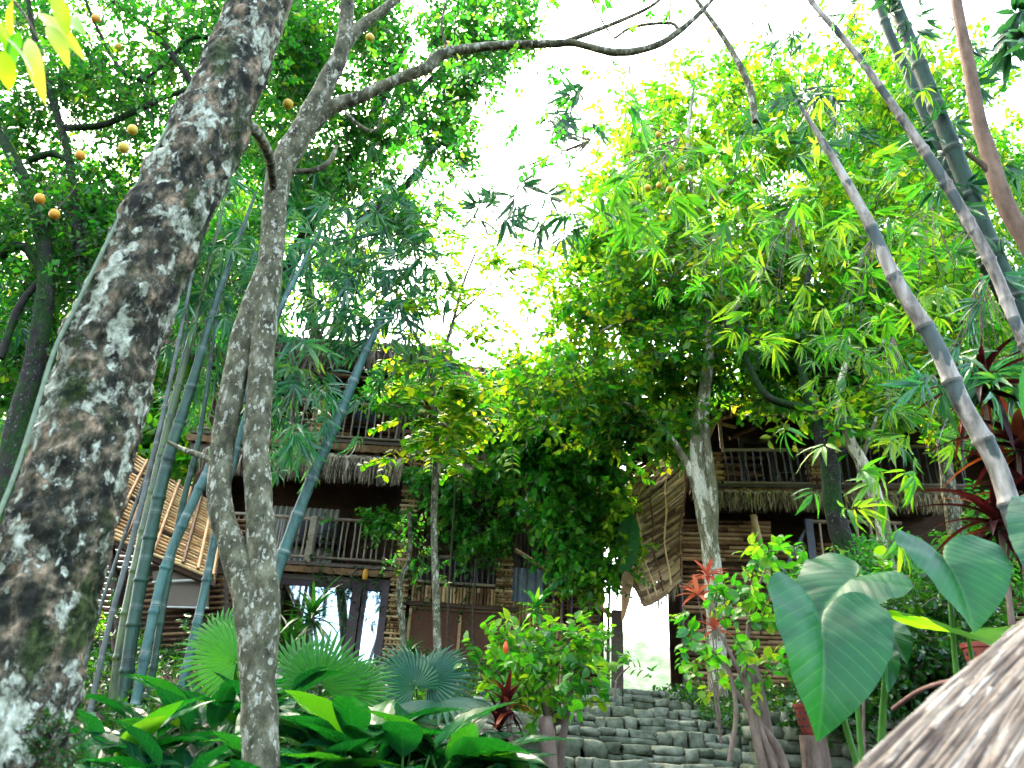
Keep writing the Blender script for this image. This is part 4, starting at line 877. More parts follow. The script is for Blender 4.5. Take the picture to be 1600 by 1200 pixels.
# -- twin-stemmed tree
Yt = 4.0
T = thing('twin_stem_tree', 'slender speckled tree with two stems that cross and one long limb over the sky', 'tree', GP(410, Yt))
def tb(g, pl, ws, Y=Yt, n=28, seg=90, rough=.09, rf=9, **k):
    p = path(pl, Y); tube(g, p, rpts(ws, p), n=n, seg=seg, rough=rough, rf=rf, **k)
g = G(); tb(g, [(412, 1300), (408, 1190), (403, 1060), (393, 950), (372, 880), (345, 800), (343, 745), (352, 670), (366, 600), (382, 520), (408, 445), (424, 395)], [60, 56, 55, 52, 44, 38, 36, 38, 38, 38, 34, 28])
g.build('trunk', M['bark_twin'], T, smooth=True)
g = G(); tb(g, [(412, 1060), (415, 960), (410, 880), (404, 780), (400, 700), (406, 600), (414, 500), (424, 400), (430, 320), (440, 262), (478, 195), (510, 130), (536, 70), (545, -30)], [36, 46, 44, 42, 40, 40, 38, 37, 36, 40, 36, 30, 24, 20], seg=150)
g.build('trunk', M['bark_twin'], T, smooth=True)
g = G(); tb(g, [(440, 275), (470, 215), (512, 172), (560, 152), (620, 125), (668, 105), (692, 85), (760, 73), (868, 68), (900, 68), (962, 82), (1020, 73), (1062, 48), (1110, 3), (1150, -50)], [30, 26, 24, 20, 18, 18, 18, 14, 12, 11, 12, 11, 10, 6, 4], n=14, seg=140, rough=.12)
g.build('limb', M['bark_twin'], T, smooth=True)
for pl, ws in (([(532, 85), (560, 45), (600, 15), (640, -20)], [18, 17, 15, 12]), ([(880, 66), (930, 48), (975, 30), (1020, 8), (1050, -20)], [8, 7, 6, 5, 4]),
               ([(960, 60), (990, 42), (1045, 36), (1060, 45)], [4, 5, 5, 6]), ([(455, 268), (490, 266), (515, 252), (526, 228)], [10, 9, 9, 6]),
               ([(540, 175), (560, 195), (585, 205), (598, 180), (606, 155)], [6, 6, 5, 4, 3]), ([(350, 735), (320, 715), (285, 702), (262, 690)], [12, 10, 8, 5]),
               ([(1045, 40), (1047, 15), (1050, -20)], [3, 3, 3]), ([(920, -10), (945, 40), (962, 60)], [3, 3, 3]), ([(700, 78), (690, 40), (700, -10)], [5, 4, 3])):
    g = G(); tb(g, pl, ws, n=10, seg=24, rough=.1); g.build('limb', M['bark_twin'], T, smooth=True)
# leaves hanging under the long limb, dark against the sky
g = G()
def spot(lst, Y, spread=18, per=4, dy=.25):
    out = []
    for (x, y) in lst:
        for k in range(per): out.append(P(x+rng.normal(0, spread), y+rng.normal(0, spread), Y+rng.normal(0, dy)))
    return np.array(out)
c = spot([(820, 95), (845, 150), (860, 165), (885, 145), (870, 180), (880, 110), (940, 100), (870, 215), (905, 225), (850, 235), (890, 260), (830, 255), (820, 205)], 4.1, 13, 2)
twigs(g, c, 6, .10, .055, 'mid', .7, -.2, stem=True)
c = spot([(930, 15), (985, 30), (870, 0), (1050, 30), (1010, 5), (960, 10)], 4.0, 12, 2); twigs(g, c, 4, .07, .06, 'mid', .4, .2)
c = spot([(640, 190), (680, 160), (720, 200), (700, 250), (660, 240), (610, 60), (660, 40), (720, 40), (780, 30), (800, 70), (760, 20), (730, 100), (735, 155), (690, 290), (720, 160)], 4.4, 26, 5, .4)
twigs(g, c, 8, .15, .05, 'mid', .6, -.1)
g.build('crown', [M['leaf_vine'], M['twig']], T)

# -- citrus tree
Yc = 7.0
T = thing('citrus_tree', 'dark mossy citrus tree bearing orange fruit behind the lichened trunk', 'tree', GP(20, Yc))
g = G(); tb(g, [(0, 1180), (5, 900), (20, 700), (55, 560), (72, 430), (58, 330), (20, 245), (-20, 180)], [44, 40, 35, 30, 25, 21, 17, 12], Yc, n=20, rough=.12, rf=4); g.build('trunk', M['bark_dark'], T, smooth=True)
for pl, ws in (([(95, 620), (128, 470), (118, 330), (104, 230), (70, 120), (52, 50), (40, -30)], [19, 17, 14, 12, 10, 8, 6]), ([(0, 400), (35, 385), (70, 430)], [14, 13, 12]),
               ([(102, 200), (160, 195), (215, 172), (262, 150), (300, 140)], [11, 10, 10, 9, 8]), ([(45, 250), (80, 240), (105, 250)], [12, 11, 8]),
               ([(300, 130), (250, 60), (200, 20), (150, -20)], [10, 9, 7, 5]), ([(240, 130), (190, 110), (150, 40), (130, -10)], [7, 6, 5, 4]), ([(0, 560), (30, 480), (60, 440)], [12, 12, 10]),
               ([(340, 60), (300, 60), (262, 95), (220, 130)], [7, 6, 5, 4])):
    g = G(); tb(g, pl, ws, Yc, n=10, seg=30, rough=.12, rf=6); g.build('limb', M['bark_dark'], T, smooth=True)
g = G(); c = cloud([(120, 60, 230, 150, 6.0, 9.6, 1350), (60, 300, 200, 190, 6.2, 9.6, 1450), (330, 60, 160, 130, 6.5, 9.5, 650), (200, 330, 140, 150, 6.6, 9.6, 750), (30, 560, 130, 150, 7.3, 9.5, 600), (50, 720, 120, 90, 7.5, 9.5, 300)], -.0, 1.0, 2.0)
twigs(g, c, 8, .28, .08, 'far', .35, .2); g.build('crown', [M['leaf_cit'], M['twig']], T)
g = G()
tr = catmull(path([(95, 620), (128, 470), (118, 330), (104, 230), (70, 120)], Yc), 200); tr2 = catmull(path([(55, 560), (72, 430), (58, 330), (20, 245)], Yc), 150)
c = np.vstack([tr, tr2, tr]); c = c+rng.normal(0, .07, c.shape); twigs(g, c, 7, .08, .028, 'far', .5, .1); g.build('epiphytes', [M['leaf_creep'], M['twig']], T)
fruits(T, [(207, 203, 6.0), (193, 231, 6.0), (185, 75, 6.6)], 'fruit', .055)
fruits(T, [(125, 243, 6.0), (62, 311, 6.0), (85, 335, 6.0), (150, 30, 6.4)], 'fruit_o', .055)

# -- tree behind, upper middle left
T = thing('tall_tree', 'tall leafy tree with yellow fruit filling the sky left of the white opening', 'tree', GP(560, 10.5))
g = G(); tb(g, [(412, 1120), (408, 900), (402, 700), (415, 520), (470, 380), (560, 230), (640, 60)], [24, 24, 24, 22, 20, 16, 12], 10.5, n=16, rough=.1, rf=4); g.build('trunk', M['bark_dark'], T, smooth=True)
for pl, ws in (([(440, 430), (420, 330), (400, 200)], [14, 11, 8]), ([(560, 350), (660, 260), (720, 120)], [16, 12, 6]), ([(600, 200), (700, 100), (780, 50)], [12, 8, 5])):
    g = G(); tb(g, pl, ws, 10.5, n=10, seg=20); g.build('limb', M['bark_dark'], T, smooth=True)
g = G(); c = cloud([(560, 80, 200, 130, 8.5, 12, 1450), (745, 50, 105, 80, 8.5, 11, 620), (460, 240, 150, 130, 8.5, 12, 800), (610, 220, 110, 110, 8.5, 11.5, 560), (640, 330, 50, 60, 9, 11, 180), (330, 430, 120, 130, 9, 12, 550), (690, 190, 45, 80, 9, 11, 200), (440, 40, 110, 90, 8.5, 11, 600)], -.0, .8, 5.0)
twigs(g, c, 8, .34, .105, 'far', .35, .2); g.build('crown', [M['leaf_cit'], M['twig']], T)
fruits(T, [(450, 163, 8.2), (625, 262, 8.4), (578, 60, 8.6), (700, 72, 8.4)], 'fruit', .07)

# -- far trees beyond the left house
for (px, Y, ells, lab) in ((130, 21, [(120, 640, 190, 170, 18, 24, 1500), (300, 700, 100, 110, 18, 24, 900), (330, 560, 110, 110, 18, 24, 800)], 'sunlit broadleaf tree glowing between the bamboo stems at far left'),
                           (30, 24, [(-30, 420, 220, 260, 20, 27, 600), (200, 460, 150, 150, 20, 27, 350)], 'distant high broadleaf tree seen through the citrus leaves'),
                           (520, 23, [(480, 380, 150, 130, 20, 27, 500), (300, 300, 160, 150, 20, 27, 350)], 'distant broadleaf tree standing behind the roof of the left house')):
    T = thing('broadleaf_tree', lab, 'tree', GP(px, Y), 'trees beyond the left house')
    e = ells[0]; g = G(); tube(g, [GP(px, Y, -.3), P(px, 900, Y), P(e[0], e[1]+60, Y), P(e[0], e[1]-60, Y)], [.3, .25, .16, .06], n=12, seg=20, rough=.06, rf=2, wig=.1); g.build('trunk', M['bark_dark'], T, smooth=True)
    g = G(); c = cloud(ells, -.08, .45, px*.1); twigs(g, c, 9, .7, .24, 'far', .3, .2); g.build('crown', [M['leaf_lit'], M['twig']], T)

# -- right hand trees
def rtree(name, lab, px, Y, trunk, ws, limbs, ells, mat, bark, size=.125, L=.36, thr=.04, freq=1.3, nl=7, group=None, tm='far'):
    T = thing(name, lab, 'tree', GP(px, Y), group)
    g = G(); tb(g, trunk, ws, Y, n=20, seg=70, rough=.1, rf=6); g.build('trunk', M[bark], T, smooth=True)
    for pl, w in limbs:
        g = G(); tb(g, pl, w, Y, n=10, seg=24, rough=.1, rf=8); g.build('limb', M[bark], T, smooth=True)
    g = G(); c = cloud(ells, thr, freq, px*.07); twigs(g, c, nl, L, size, tm, .35, .2); g.build('crown', [M[mat], M['twig']], T)
    return T
T7 = rtree('forked_tree', 'pale barked tree with painted sun patches and a low fork before the slatted screen', 1105, 9.6,
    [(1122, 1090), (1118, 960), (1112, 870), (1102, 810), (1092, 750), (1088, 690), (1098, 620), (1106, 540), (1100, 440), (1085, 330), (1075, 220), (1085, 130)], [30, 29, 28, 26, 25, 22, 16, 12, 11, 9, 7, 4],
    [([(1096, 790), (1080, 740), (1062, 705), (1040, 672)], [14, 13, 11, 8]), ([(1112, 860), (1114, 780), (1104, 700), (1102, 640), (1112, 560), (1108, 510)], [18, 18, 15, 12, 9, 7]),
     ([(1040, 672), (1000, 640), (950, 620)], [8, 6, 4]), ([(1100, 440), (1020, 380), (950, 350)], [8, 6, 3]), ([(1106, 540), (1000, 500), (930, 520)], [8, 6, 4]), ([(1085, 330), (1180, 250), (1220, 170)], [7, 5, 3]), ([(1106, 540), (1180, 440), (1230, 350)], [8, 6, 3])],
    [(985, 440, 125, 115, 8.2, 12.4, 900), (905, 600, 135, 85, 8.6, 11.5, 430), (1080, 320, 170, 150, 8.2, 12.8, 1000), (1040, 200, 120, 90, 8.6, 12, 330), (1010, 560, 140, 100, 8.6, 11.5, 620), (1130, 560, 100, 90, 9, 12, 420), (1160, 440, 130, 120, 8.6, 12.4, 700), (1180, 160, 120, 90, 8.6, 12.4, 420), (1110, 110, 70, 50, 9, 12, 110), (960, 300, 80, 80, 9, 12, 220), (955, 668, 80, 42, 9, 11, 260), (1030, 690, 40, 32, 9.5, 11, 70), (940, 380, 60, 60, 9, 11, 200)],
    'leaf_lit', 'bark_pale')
fruits(T7, [(1030, 211, 8.4), (1012, 294, 8.4), (1030, 290, 8.4), (1046, 296, 8.4), (1258, 178, 8.6), (1065, 262, 8.8)], 'fruit', .058)
rtree('leaning_tree', 'grey green tree trunk leaning left before the right house, first right of its second pillar', 1320, 8.6,
    [(1370, 1080), (1350, 950), (1322, 860), (1302, 790), (1297, 730), (1286, 690), (1270, 640), (1255, 590), (1250, 500), (1270, 400)], [38, 38, 34, 30, 28, 24, 18, 14, 10, 7],
    [([(1297, 720), (1330, 700), (1350, 690)], [10, 8, 5]), ([(1270, 640), (1200, 620), (1165, 560), (1130, 500)], [12, 12, 9, 5]), ([(1180, 580), (1185, 540), (1150, 500)], [7, 6, 4])],
    [(1290, 440, 150, 130, 8, 12, 900), (1240, 550, 110, 80, 8.2, 11, 480), (1370, 560, 130, 90, 8.2, 11.8, 620), (1300, 620, 110, 50, 8.4, 11, 320), (1330, 290, 150, 120, 8, 12, 700), (1250, 220, 120, 90, 8.4, 12, 420), (1400, 180, 90, 80, 8.4, 12, 240)], 'leaf_lit', 'bark_dark')
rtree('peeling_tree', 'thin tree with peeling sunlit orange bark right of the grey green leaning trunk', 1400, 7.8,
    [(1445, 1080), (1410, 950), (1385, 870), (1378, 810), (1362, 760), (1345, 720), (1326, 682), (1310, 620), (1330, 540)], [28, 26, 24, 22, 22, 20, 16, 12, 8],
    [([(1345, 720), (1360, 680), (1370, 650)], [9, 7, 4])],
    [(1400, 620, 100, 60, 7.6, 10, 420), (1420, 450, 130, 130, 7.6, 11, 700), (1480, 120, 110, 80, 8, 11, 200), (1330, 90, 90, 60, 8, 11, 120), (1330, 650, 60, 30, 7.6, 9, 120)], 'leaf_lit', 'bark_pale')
rtree('background_tree', 'slim mossy tree with its crown over the right edge of the house', 1485, 10.5,
    [(1510, 1080), (1500, 900), (1488, 800), (1478, 730), (1472, 660), (1490, 560), (1510, 450), (1520, 300)], [24, 24, 22, 20, 18, 14, 10, 6], [],
    [(1520, 520, 150, 140, 9.5, 14, 1100), (1560, 310, 110, 130, 9.5, 14, 900), (1430, 260, 120, 100, 9.5, 14, 450), (1340, 170, 100, 60, 10, 14, 140), (1540, 650, 90, 60, 9.5, 13, 400), (1480, 380, 90, 90, 10, 14, 300)], 'leaf_lit', 'bark_twin')
rtree('distant_tree', 'distant sunlit tree rising behind the right house and the gap', 1180, 22,
    [(1180, 1000), (1180, 800), (1190, 600), (1200, 420)], [22, 20, 14, 6], [],
    [(1150, 480, 190, 160, 19, 26, 600), (1350, 500, 190, 180, 19, 26, 700), (1120, 300, 150, 110, 19, 26, 260), (1330, 300, 150, 100, 19, 26, 260), (1530, 480, 130, 200, 19, 26, 600)], 'leaf_lit', 'bark_dark', size=.22, L=.65, freq=.4)
rtree('roadside_tree', 'low dense tree mass over the ridge of the right house', 1320, 17,
    [(1320, 1050), (1320, 800), (1310, 650)], [24, 20, 10], [],
    [(1230, 630, 160, 50, 16, 20, 700), (1450, 640, 160, 90, 16, 20, 1000)], 'leaf_cit', 'bark_dark', size=.18, L=.5, freq=.5)

# -- slender stems at the upper right
def stem_thing(name, lab, cat, pl, ws, Y, mat, nodes=None, group=None, foliage=None, fm='leaf_bamg', bare=None, base=None):
    T = thing(name, lab, cat, base if base is not None else GP(min(max(pl[0][0], -150), 1750), Y), group)
    g = G(); p = path(pl, Y)
    zg = float(gz(p[0][0], p[0][1]))
    if p[0][2] > zg+.05 and cat != 'branch':          # carry the stem on down into the soil
        d = unit(p[0]-p[1]); d = unit(d+np.array([0, 0, -.6])); k = (p[0][2]-zg+.15)/max(.2, -d[2])
        p = np.vstack([p[0]+d*k, p[0]+d*k*.5, p]); ws = [ws[0], ws[0]]+list(ws)
        T.location = Vector([float(a) for a in (p[0][0], p[0][1], zg)])
    Lp = sum(np.linalg.norm(np.diff(p, axis=0), axis=1))
    tube(g, p, rpts(ws, p), n=18, seg=int(max(40, Lp/.02)) if nodes else 70, nodes=nodes, rough=0 if nodes else .08, rf=10)
    g.build('stalk' if nodes else 'trunk', M[mat], T, smooth=True)
    if foliage:
        g = G()
        for fn in foliage: fn(g)
        g.build('foliage', [M[fm], M['twig']], T)
    return T
def fl(lst, Y, nl=7, size=.3, per=3, spread=14, wid=1.0, tm='lance2', droop=.6, dy=.2, sp=1.0, lean=(0, 0, 0)):
    return lambda g: fans(g, spot(lst, Y, spread, per, dy), nl, size, droop, wid, lean, tm, 0, sp)
stem_thing('sheathed_bamboo', 'thick bamboo stem with papery sunlit sheaths slanting across the right side', 'bamboo',
    [(1690, 1080), (1644, 930), (1592, 830), (1556, 725), (1502, 628), (1460, 535), (1402, 442), (1356, 345), (1303, 250), (1250, 165)], [34, 33, 31, 30, 28, 26, 22, 17, 12, 5], 3.8, 'culm_sheath', .36,
    foliage=[fl([(1262, 230), (1300, 290), (1250, 300), (1290, 150), (1230, 180), (1340, 250)], 3.9, 7, .19, 2, 12), fl([(1230, 670), (1290, 690), (1270, 760)], 4.2, 6, .22, 1, 6, 1.1, lean=(0, 0, -.6)), fl([(1380, 760), (1330, 790), (1400, 830), (1350, 720), (1420, 720)], 4.2, 7, .2, 2, 10, 1.0)], fm='leaf_bamg')
stem_thing('sheathed_bamboo', 'slimmer sheathed bamboo stem crossing above the thick sheathed one', 'bamboo',
    [(1700, 700), (1640, 600), (1598, 530), (1545, 405), (1480, 290), (1430, 215), (1385, 150), (1330, 75), (1270, 5), (1240, -40)], [22, 21, 19, 18, 17, 15, 12, 10, 8, 6], 4.4, 'culm_sheath', .34,
    foliage=[fl([(1430, 60), (1400, 90), (1290, 20), (1340, 20), (1210, 30), (1345, 100), (1420, 140)], 4.5, 7, .17, 2, 12)], base=GP(1720, 4.4))
stem_thing('dark_bamboo', 'dark green bamboo stem nearest the brown trunk at the upper right', 'bamboo',
    [(1720, 760), (1640, 600), (1600, 500), (1550, 390), (1495, 250), (1440, 110), (1400, 10), (1370, -80)], [34, 32, 30, 28, 26, 22, 19, 17], 5.0, 'culm_dark', .5, base=GP(1730, 5.0),
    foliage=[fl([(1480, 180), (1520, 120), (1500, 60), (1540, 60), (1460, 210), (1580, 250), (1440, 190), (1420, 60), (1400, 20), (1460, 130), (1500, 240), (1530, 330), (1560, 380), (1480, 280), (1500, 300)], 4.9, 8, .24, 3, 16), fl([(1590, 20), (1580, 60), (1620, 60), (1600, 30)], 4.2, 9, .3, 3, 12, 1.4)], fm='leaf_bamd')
stem_thing('dark_bamboo', 'thinner dark bamboo stem just left of its thicker neighbour', 'bamboo',
    [(1720, 830), (1650, 640), (1590, 510), (1530, 390), (1470, 240), (1425, 130), (1385, 40), (1355, -60)], [22, 21, 20, 20, 18, 16, 14, 12], 5.4, 'culm_dark', .5, base=GP(1730, 5.4))
stem_thing('brown_tree', 'smooth reddish brown trunk with a side fork at the upper right corner', 'tree',
    [(1760, 760), (1680, 520), (1620, 405), (1572, 320), (1548, 250), (1530, 190), (1515, 110), (1497, 20), (1488, -50)], [34, 30, 27, 26, 24, 21, 19, 16, 14], 4.2, 'bark_brown', base=GP(1760, 4.2),
    foliage=[lambda g: tube(g, path([(1560, 285), (1540, 262), (1510, 238)], 4.2), [.028, .022, .014], n=10, seg=12, mi=1)], fm='leaf_bamd')
stem_thing('dead_branch', 'bare thin dark branch arching down from the top centre of the sky', 'branch',
    [(1070, -30), (1092, 5), (1125, 50), (1152, 95), (1172, 140), (1180, 190)], [4, 6, 8, 9, 11, 10], 4.6, 'bark_twin', base=P(1070, -30, 4.6))
# bamboo sprays scattered through the right side canopy
for i, (lst, Y, sz, lab, fm) in enumerate((
    ([(780, 300), (800, 330), (760, 325), (880, 350), (905, 340), (820, 300), (895, 170), (905, 140), (880, 190)], 5.2, .27, 'dark drooping bamboo spray against the white sky left of centre', 'leaf_bamd'),
    ([(1000, 190), (990, 150), (960, 280), (1000, 330), (970, 320), (1050, 290), (1080, 300), (1100, 260), (930, 300), (1010, 250)], 5.8, .3, 'bamboo spray hanging below the yellow fruit near the centre', 'leaf_bamg'),
    ([(1200, 290), (1180, 230), (1150, 330), (1230, 340), (1280, 380), (1190, 420), (1250, 470), (1180, 480), (1230, 520), (1300, 480)], 6.4, .28, 'bright bamboo spray left of the thick sheathed stem', 'leaf_bamg'),
    ([(1430, 300), (1450, 350), (1410, 380), (1500, 400), (1470, 440), (1520, 470), (1440, 480), (1390, 330)], 5.6, .26, 'sunlit bamboo spray between the two sheathed stems', 'leaf_bamg'),
    ([(1560, 450), (1590, 420), (1500, 540), (1540, 560), (1570, 600), (1590, 520), (1450, 590)], 5.0, .28, 'bluish bamboo spray at the right edge above the red leaves', 'leaf_bam'),
    ([(1120, 380), (1060, 420), (1150, 520), (1080, 350), (1010, 400), (1100, 470), (1190, 360)], 7.0, .26, 'lime bamboo spray in the middle of the forked tree crown', 'leaf_bamg'),
    ([(1330, 420), (1370, 480), (1290, 540), (1330, 330), (1400, 260), (1420, 420), (1360, 560), (1320, 500)], 6.6, .28, 'wide bamboo spray right of the thick sheathed stem over the leaning tree', 'leaf_bamg'),
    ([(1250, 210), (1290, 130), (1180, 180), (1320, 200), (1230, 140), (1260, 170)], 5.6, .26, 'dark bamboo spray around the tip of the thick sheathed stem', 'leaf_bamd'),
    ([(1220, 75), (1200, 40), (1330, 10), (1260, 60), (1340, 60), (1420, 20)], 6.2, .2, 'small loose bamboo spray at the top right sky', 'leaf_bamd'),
    ([(1360, 640), (1310, 600), (1410, 640), (1450, 600), (1280, 560), (1380, 560), (1440, 700), (1480, 680)], 6.6, .24, 'bright bamboo spray over the balcony of the right house', 'leaf_bamg'))):
    T = thing('bamboo_spray', lab, 'bamboo', P(lst[0][0], lst[0][1]-40, Y), 'bamboo sprays in the right hand canopy')
    g = G(); cs = spot(lst, Y, 16, 4, .3)
    fans(g, cs, 8, sz*1.12, .9, .82, (0, 0, 0), 'lance2'); g.build('foliage', [M[fm], M['twig']], T)
    g = G(); cen = cs.mean(0); top = cen+np.array([.5, .6, 1.0])
    for q in cs[::2]: tube(g, [top, (q+cen)/2+np.array([0, 0, .15]), q], [.006, .004, .002], n=5, seg=8)
    g.build('stems', M['twig'], T)

# -- bamboo clump at left
base_s = [((125, 1165), (165, 1000), (205, 850), (235, 730), (265, 600), (300, 430), (318, 330)), ((165, 1150), (190, 1000), (218, 860), (250, 720), (285, 580), (320, 440), (350, 320)),
          ((180, 1180), (205, 1000), (230, 860), (262, 720), (300, 600), (345, 450), (400, 300)), ((195, 1160), (240, 960), (268, 860), (325, 735), (380, 620), (440, 480), (500, 360)),
          ((255, 1170), (290, 1050), (318, 930), (335, 845), (365, 720), (410, 560), (460, 420)), ((110, 1150), (140, 1010), (180, 880), (215, 780), (262, 650), (290, 520), (300, 400)), ((215, 1165), (240, 1040), (258, 930), (285, 790), (310, 690), (330, 560), (350, 420))]
mats = ['culm_grey', 'culm_olive', 'culm_green', 'culm_blue', 'culm_blue', 'culm_grey', 'culm_green']
labs = ['grey weathered bamboo stem, third from the left in the leaning clump', 'olive green bamboo stem beside the grey one in the leaning clump', 'thick deep green bamboo stem in the middle of the leaning clump',
        'blue green ringed bamboo stem, rightmost leaning far over the canvas blind', 'blue green bamboo stem just left of the twin stemmed tree', 'thin grey bamboo stem nearest the lichened trunk', 'dark green bamboo stem partly behind the thick one']
ww = [9, 16, 21, 16, 14, 6, 11]
for pl, mt, lab, w in zip(base_s, mats, labs, ww):
    Y = 7.4+random.uniform(-.4, .5); tip = pl[-2:]
    pl = list(pl); pl[0] = (pl[0][0], pl[0][1]+25)
    stem_thing('bamboo_culm', lab, 'bamboo', pl, [w, w, w*.97, w*.9, w*.75, w*.5, w*.2], Y, mt, .4, 'leaning bamboo clump at the left',
        foliage=[fl([(tip[0][0]+10, tip[0][1]+20), tip[1], ((tip[0][0]+tip[1][0])/2, (tip[0][1]+tip[1][1])/2)], Y+.3, 7, .32, 6, 32, .9, 'lance', .9)], fm='leaf_bam')
stem_thing('bamboo_pole', 'bright blue green bamboo pole leaning across the balconies of the left house', 'bamboo',
    [(402, 1090), (425, 925), (452, 840), (490, 742), (528, 655), (562, 572), (588, 515), (606, 470)], [20, 20, 19, 18, 17, 14, 11, 6], 8.2, 'culm_blue', .42,
    foliage=[fl([(595, 480), (560, 430), (620, 400), (640, 470), (540, 500), (600, 540), (660, 540), (585, 560)], 8.4, 7, .34, 7, 26, .9, 'lance', 1.0),
             fl([(640, 380), (600, 350), (560, 380), (640, 300), (520, 440), (500, 500), (590, 420), (660, 350), (640, 430)], 8.8, 7, .34, 9, 32, .9, 'lance', 1.0)], fm='leaf_bam')
for lst, Y, lab in (([(450, 530), (440, 590), (470, 560), (440, 640), (430, 690), (455, 500), (460, 680), (480, 620)], 8.0, 'blue green bamboo foliage drooping before the top balcony of the left house'),
               ([(500, 340), (470, 400), (540, 330), (560, 400), (450, 450), (520, 470), (480, 300), (590, 300), (620, 340), (640, 400), (600, 450), (560, 480), (630, 470), (660, 440)], 9.0, 'blue green bamboo foliage right of the twin stemmed tree'),
               ([(330, 450), (310, 510), (340, 580), (380, 400), (300, 600), (350, 640), (390, 560), (320, 390)], 9.0, 'blue green bamboo foliage hanging between the two foreground trees'),
               ([(60, 500), (30, 470), (20, 620), (20, 700), (60, 420)], 8.6, 'pale blue bamboo foliage left of the lichened trunk')):
    T = thing('bamboo_spray', lab, 'bamboo', P(lst[0][0], lst[0][1]-40, Y), 'drooping bamboo foliage on the left')
    g = G(); cs = spot(lst, Y, 26, 10, .5); fans(g, cs, 7, .38, 1.5, .8, (0, 0, -.3), 'lance2' if Y < 8.5 else 'lance'); g.build('foliage', [M['leaf_bam'], M['twig']], T)
    g = G(); cen = cs.mean(0); top = cen+np.array([.1, .5, 1.2])
    for q in cs[::3]: tube(g, [top, (q+cen)/2+np.array([0, 0, .3]), q], [.008, .005, .003], n=5, seg=8)
    g.build('stems', M['twig'], T)

# -- saplings before the left house
def compound(g, c, n=7, L=.35, size=.11, lean=(0, 0, 0)):
    k = len(c); d = unit(rng.normal(size=(k, 3))*np.array([1, 1, .35])+np.asarray(lean))
    side = unit(np.cross(d, np.array([0, 0, 1.0])))
    for i in range(n):
        t = (i+1)/n
        for s in (-1, 1):
            p = c+d*L*t-np.array([0, 0, L*.35*t*t]); ld = d*.45+side*s+np.array([0, 0, -.25])+rng.normal(0, .1, (k, 3))
            leaves(g, p, ld, np.array([0, -.5, 1.0])+rng.normal(0, .3, (k, 3)), size*(1-.3*abs(t-.5))*rng.uniform(.8, 1.15, k), 'mid', rng.random(k), 1.1)
    for p0, dd in zip(c, d):
        tube(g, [p0, p0+dd*L*.5-np.array([0, 0, L*.09]), p0+dd*L-np.array([0, 0, L*.35])], .004, n=4, seg=4, mi=1, cap=False)
T = thing('compound_leaf_sapling', 'slender sapling with bright yellow green paired leaflets before the left house', 'tree', GP(683, 9))
g = G(); tb(g, [(684, 1070), (682, 950), (678, 820), (681, 740), (682, 690), (677, 620), (676, 590)], [13, 12, 10, 11, 9, 9, 8], 9, n=14, rough=.08, rf=12); g.build('trunk', M['bark_twin'], T, smooth=True)
for pl, w in (([(676, 592), (660, 545), (632, 495), (618, 470)], [7, 6, 4, 3]), ([(677, 592), (695, 545), (710, 495), (725, 440), (745, 390)], [7, 6, 5, 4, 3]), ([(708, 500), (760, 450), (820, 400)], [4, 3, 2]), ([(680, 650), (700, 620), (720, 610)], [4, 3, 2])):
    g = G(); tb(g, pl, w, 9, n=8, seg=16); g.build('limb', M['bark_twin'], T, smooth=True)
g = G(); c = spot([(665, 610), (690, 600), (715, 620), (740, 650), (660, 660), (700, 660), (730, 690), (670, 700), (700, 640), (690, 690), (720, 660), (745, 620), (640, 700), (760, 670), (650, 590), (690, 580), (730, 600)], 8.8, 20, 6, .4); compound(g, c, 6, .34, .14)
c = spot([(690, 420), (720, 370), (690, 350), (760, 430), (640, 480), (620, 490), (740, 480), (790, 400), (820, 380), (700, 400), (730, 520), (655, 540), (615, 470), (720, 430), (670, 350), (740, 350), (700, 460), (770, 520), (720, 550), (640, 560), (800, 430), (840, 390), (860, 420), (680, 520)], 9.1, 24, 6, .5); compound(g, c, 6, .36, .11)
g.build('crown', [M['leaf_sap'], M['twig']], T)
T = thing('thin_sapling', 'thin mossy sapling stem by the stacked stick pillar of the left house', 'tree', GP(628, 11))
g = G(); tb(g, [(632, 1070), (630, 990), (624, 930), (628, 900), (640, 870), (640, 800)], [12, 11, 10, 9, 7, 5], 11, n=12, rough=.08, rf=12); g.build('trunk', M['bark_twin'], T, smooth=True)
g = G(); twigs(g, spot([(640, 850), (655, 880), (630, 870), (650, 820)], 11, 14, 6), 8, .22, .07, 'far'); g.build('crown', [M['leaf_vine'], M['twig']], T)

# -- vines on the houses
def vine(lab, ells, px, Y, mat='leaf_vine', size=.095, L=.28, thr=-.12, freq=1.1, tm='far', stems=()):
    T = thing('climbing_vine', lab, 'vine', GP(px, Y), 'vines climbing over the left house')
    g = G(); c = cloud(ells, thr, freq, px*.03); twigs(g, c, 9, L, size, tm, .7, 0.0); g.build('foliage', [M[mat], M['twig']], T)
    g = G()
    for pl in stems: tube(g, path(pl, Y), [.02, .015, .01], n=6, seg=20, wig=.02)
    if not stems: tube(g, [GP(px, Y), P(px, 950, Y), P(ells[0][0], ells[0][1], Y)], [.03, .02, .01], n=6, seg=20, wig=.03)
    g.build('stem', M['twig'], T)
vine('dense dark vine column hanging between the left house and the slatted screen', [(893, 735, 75, 110, 11.8, 13.0, 520), (850, 640, 105, 75, 11.6, 13.2, 400), (918, 860, 60, 62, 12, 13.0, 230), (815, 700, 50, 60, 12, 13.2, 110), (935, 700, 40, 60, 12, 13.0, 130)], 890, 13, thr=0.0, freq=1.6, tm='mid', size=.14, L=.3)
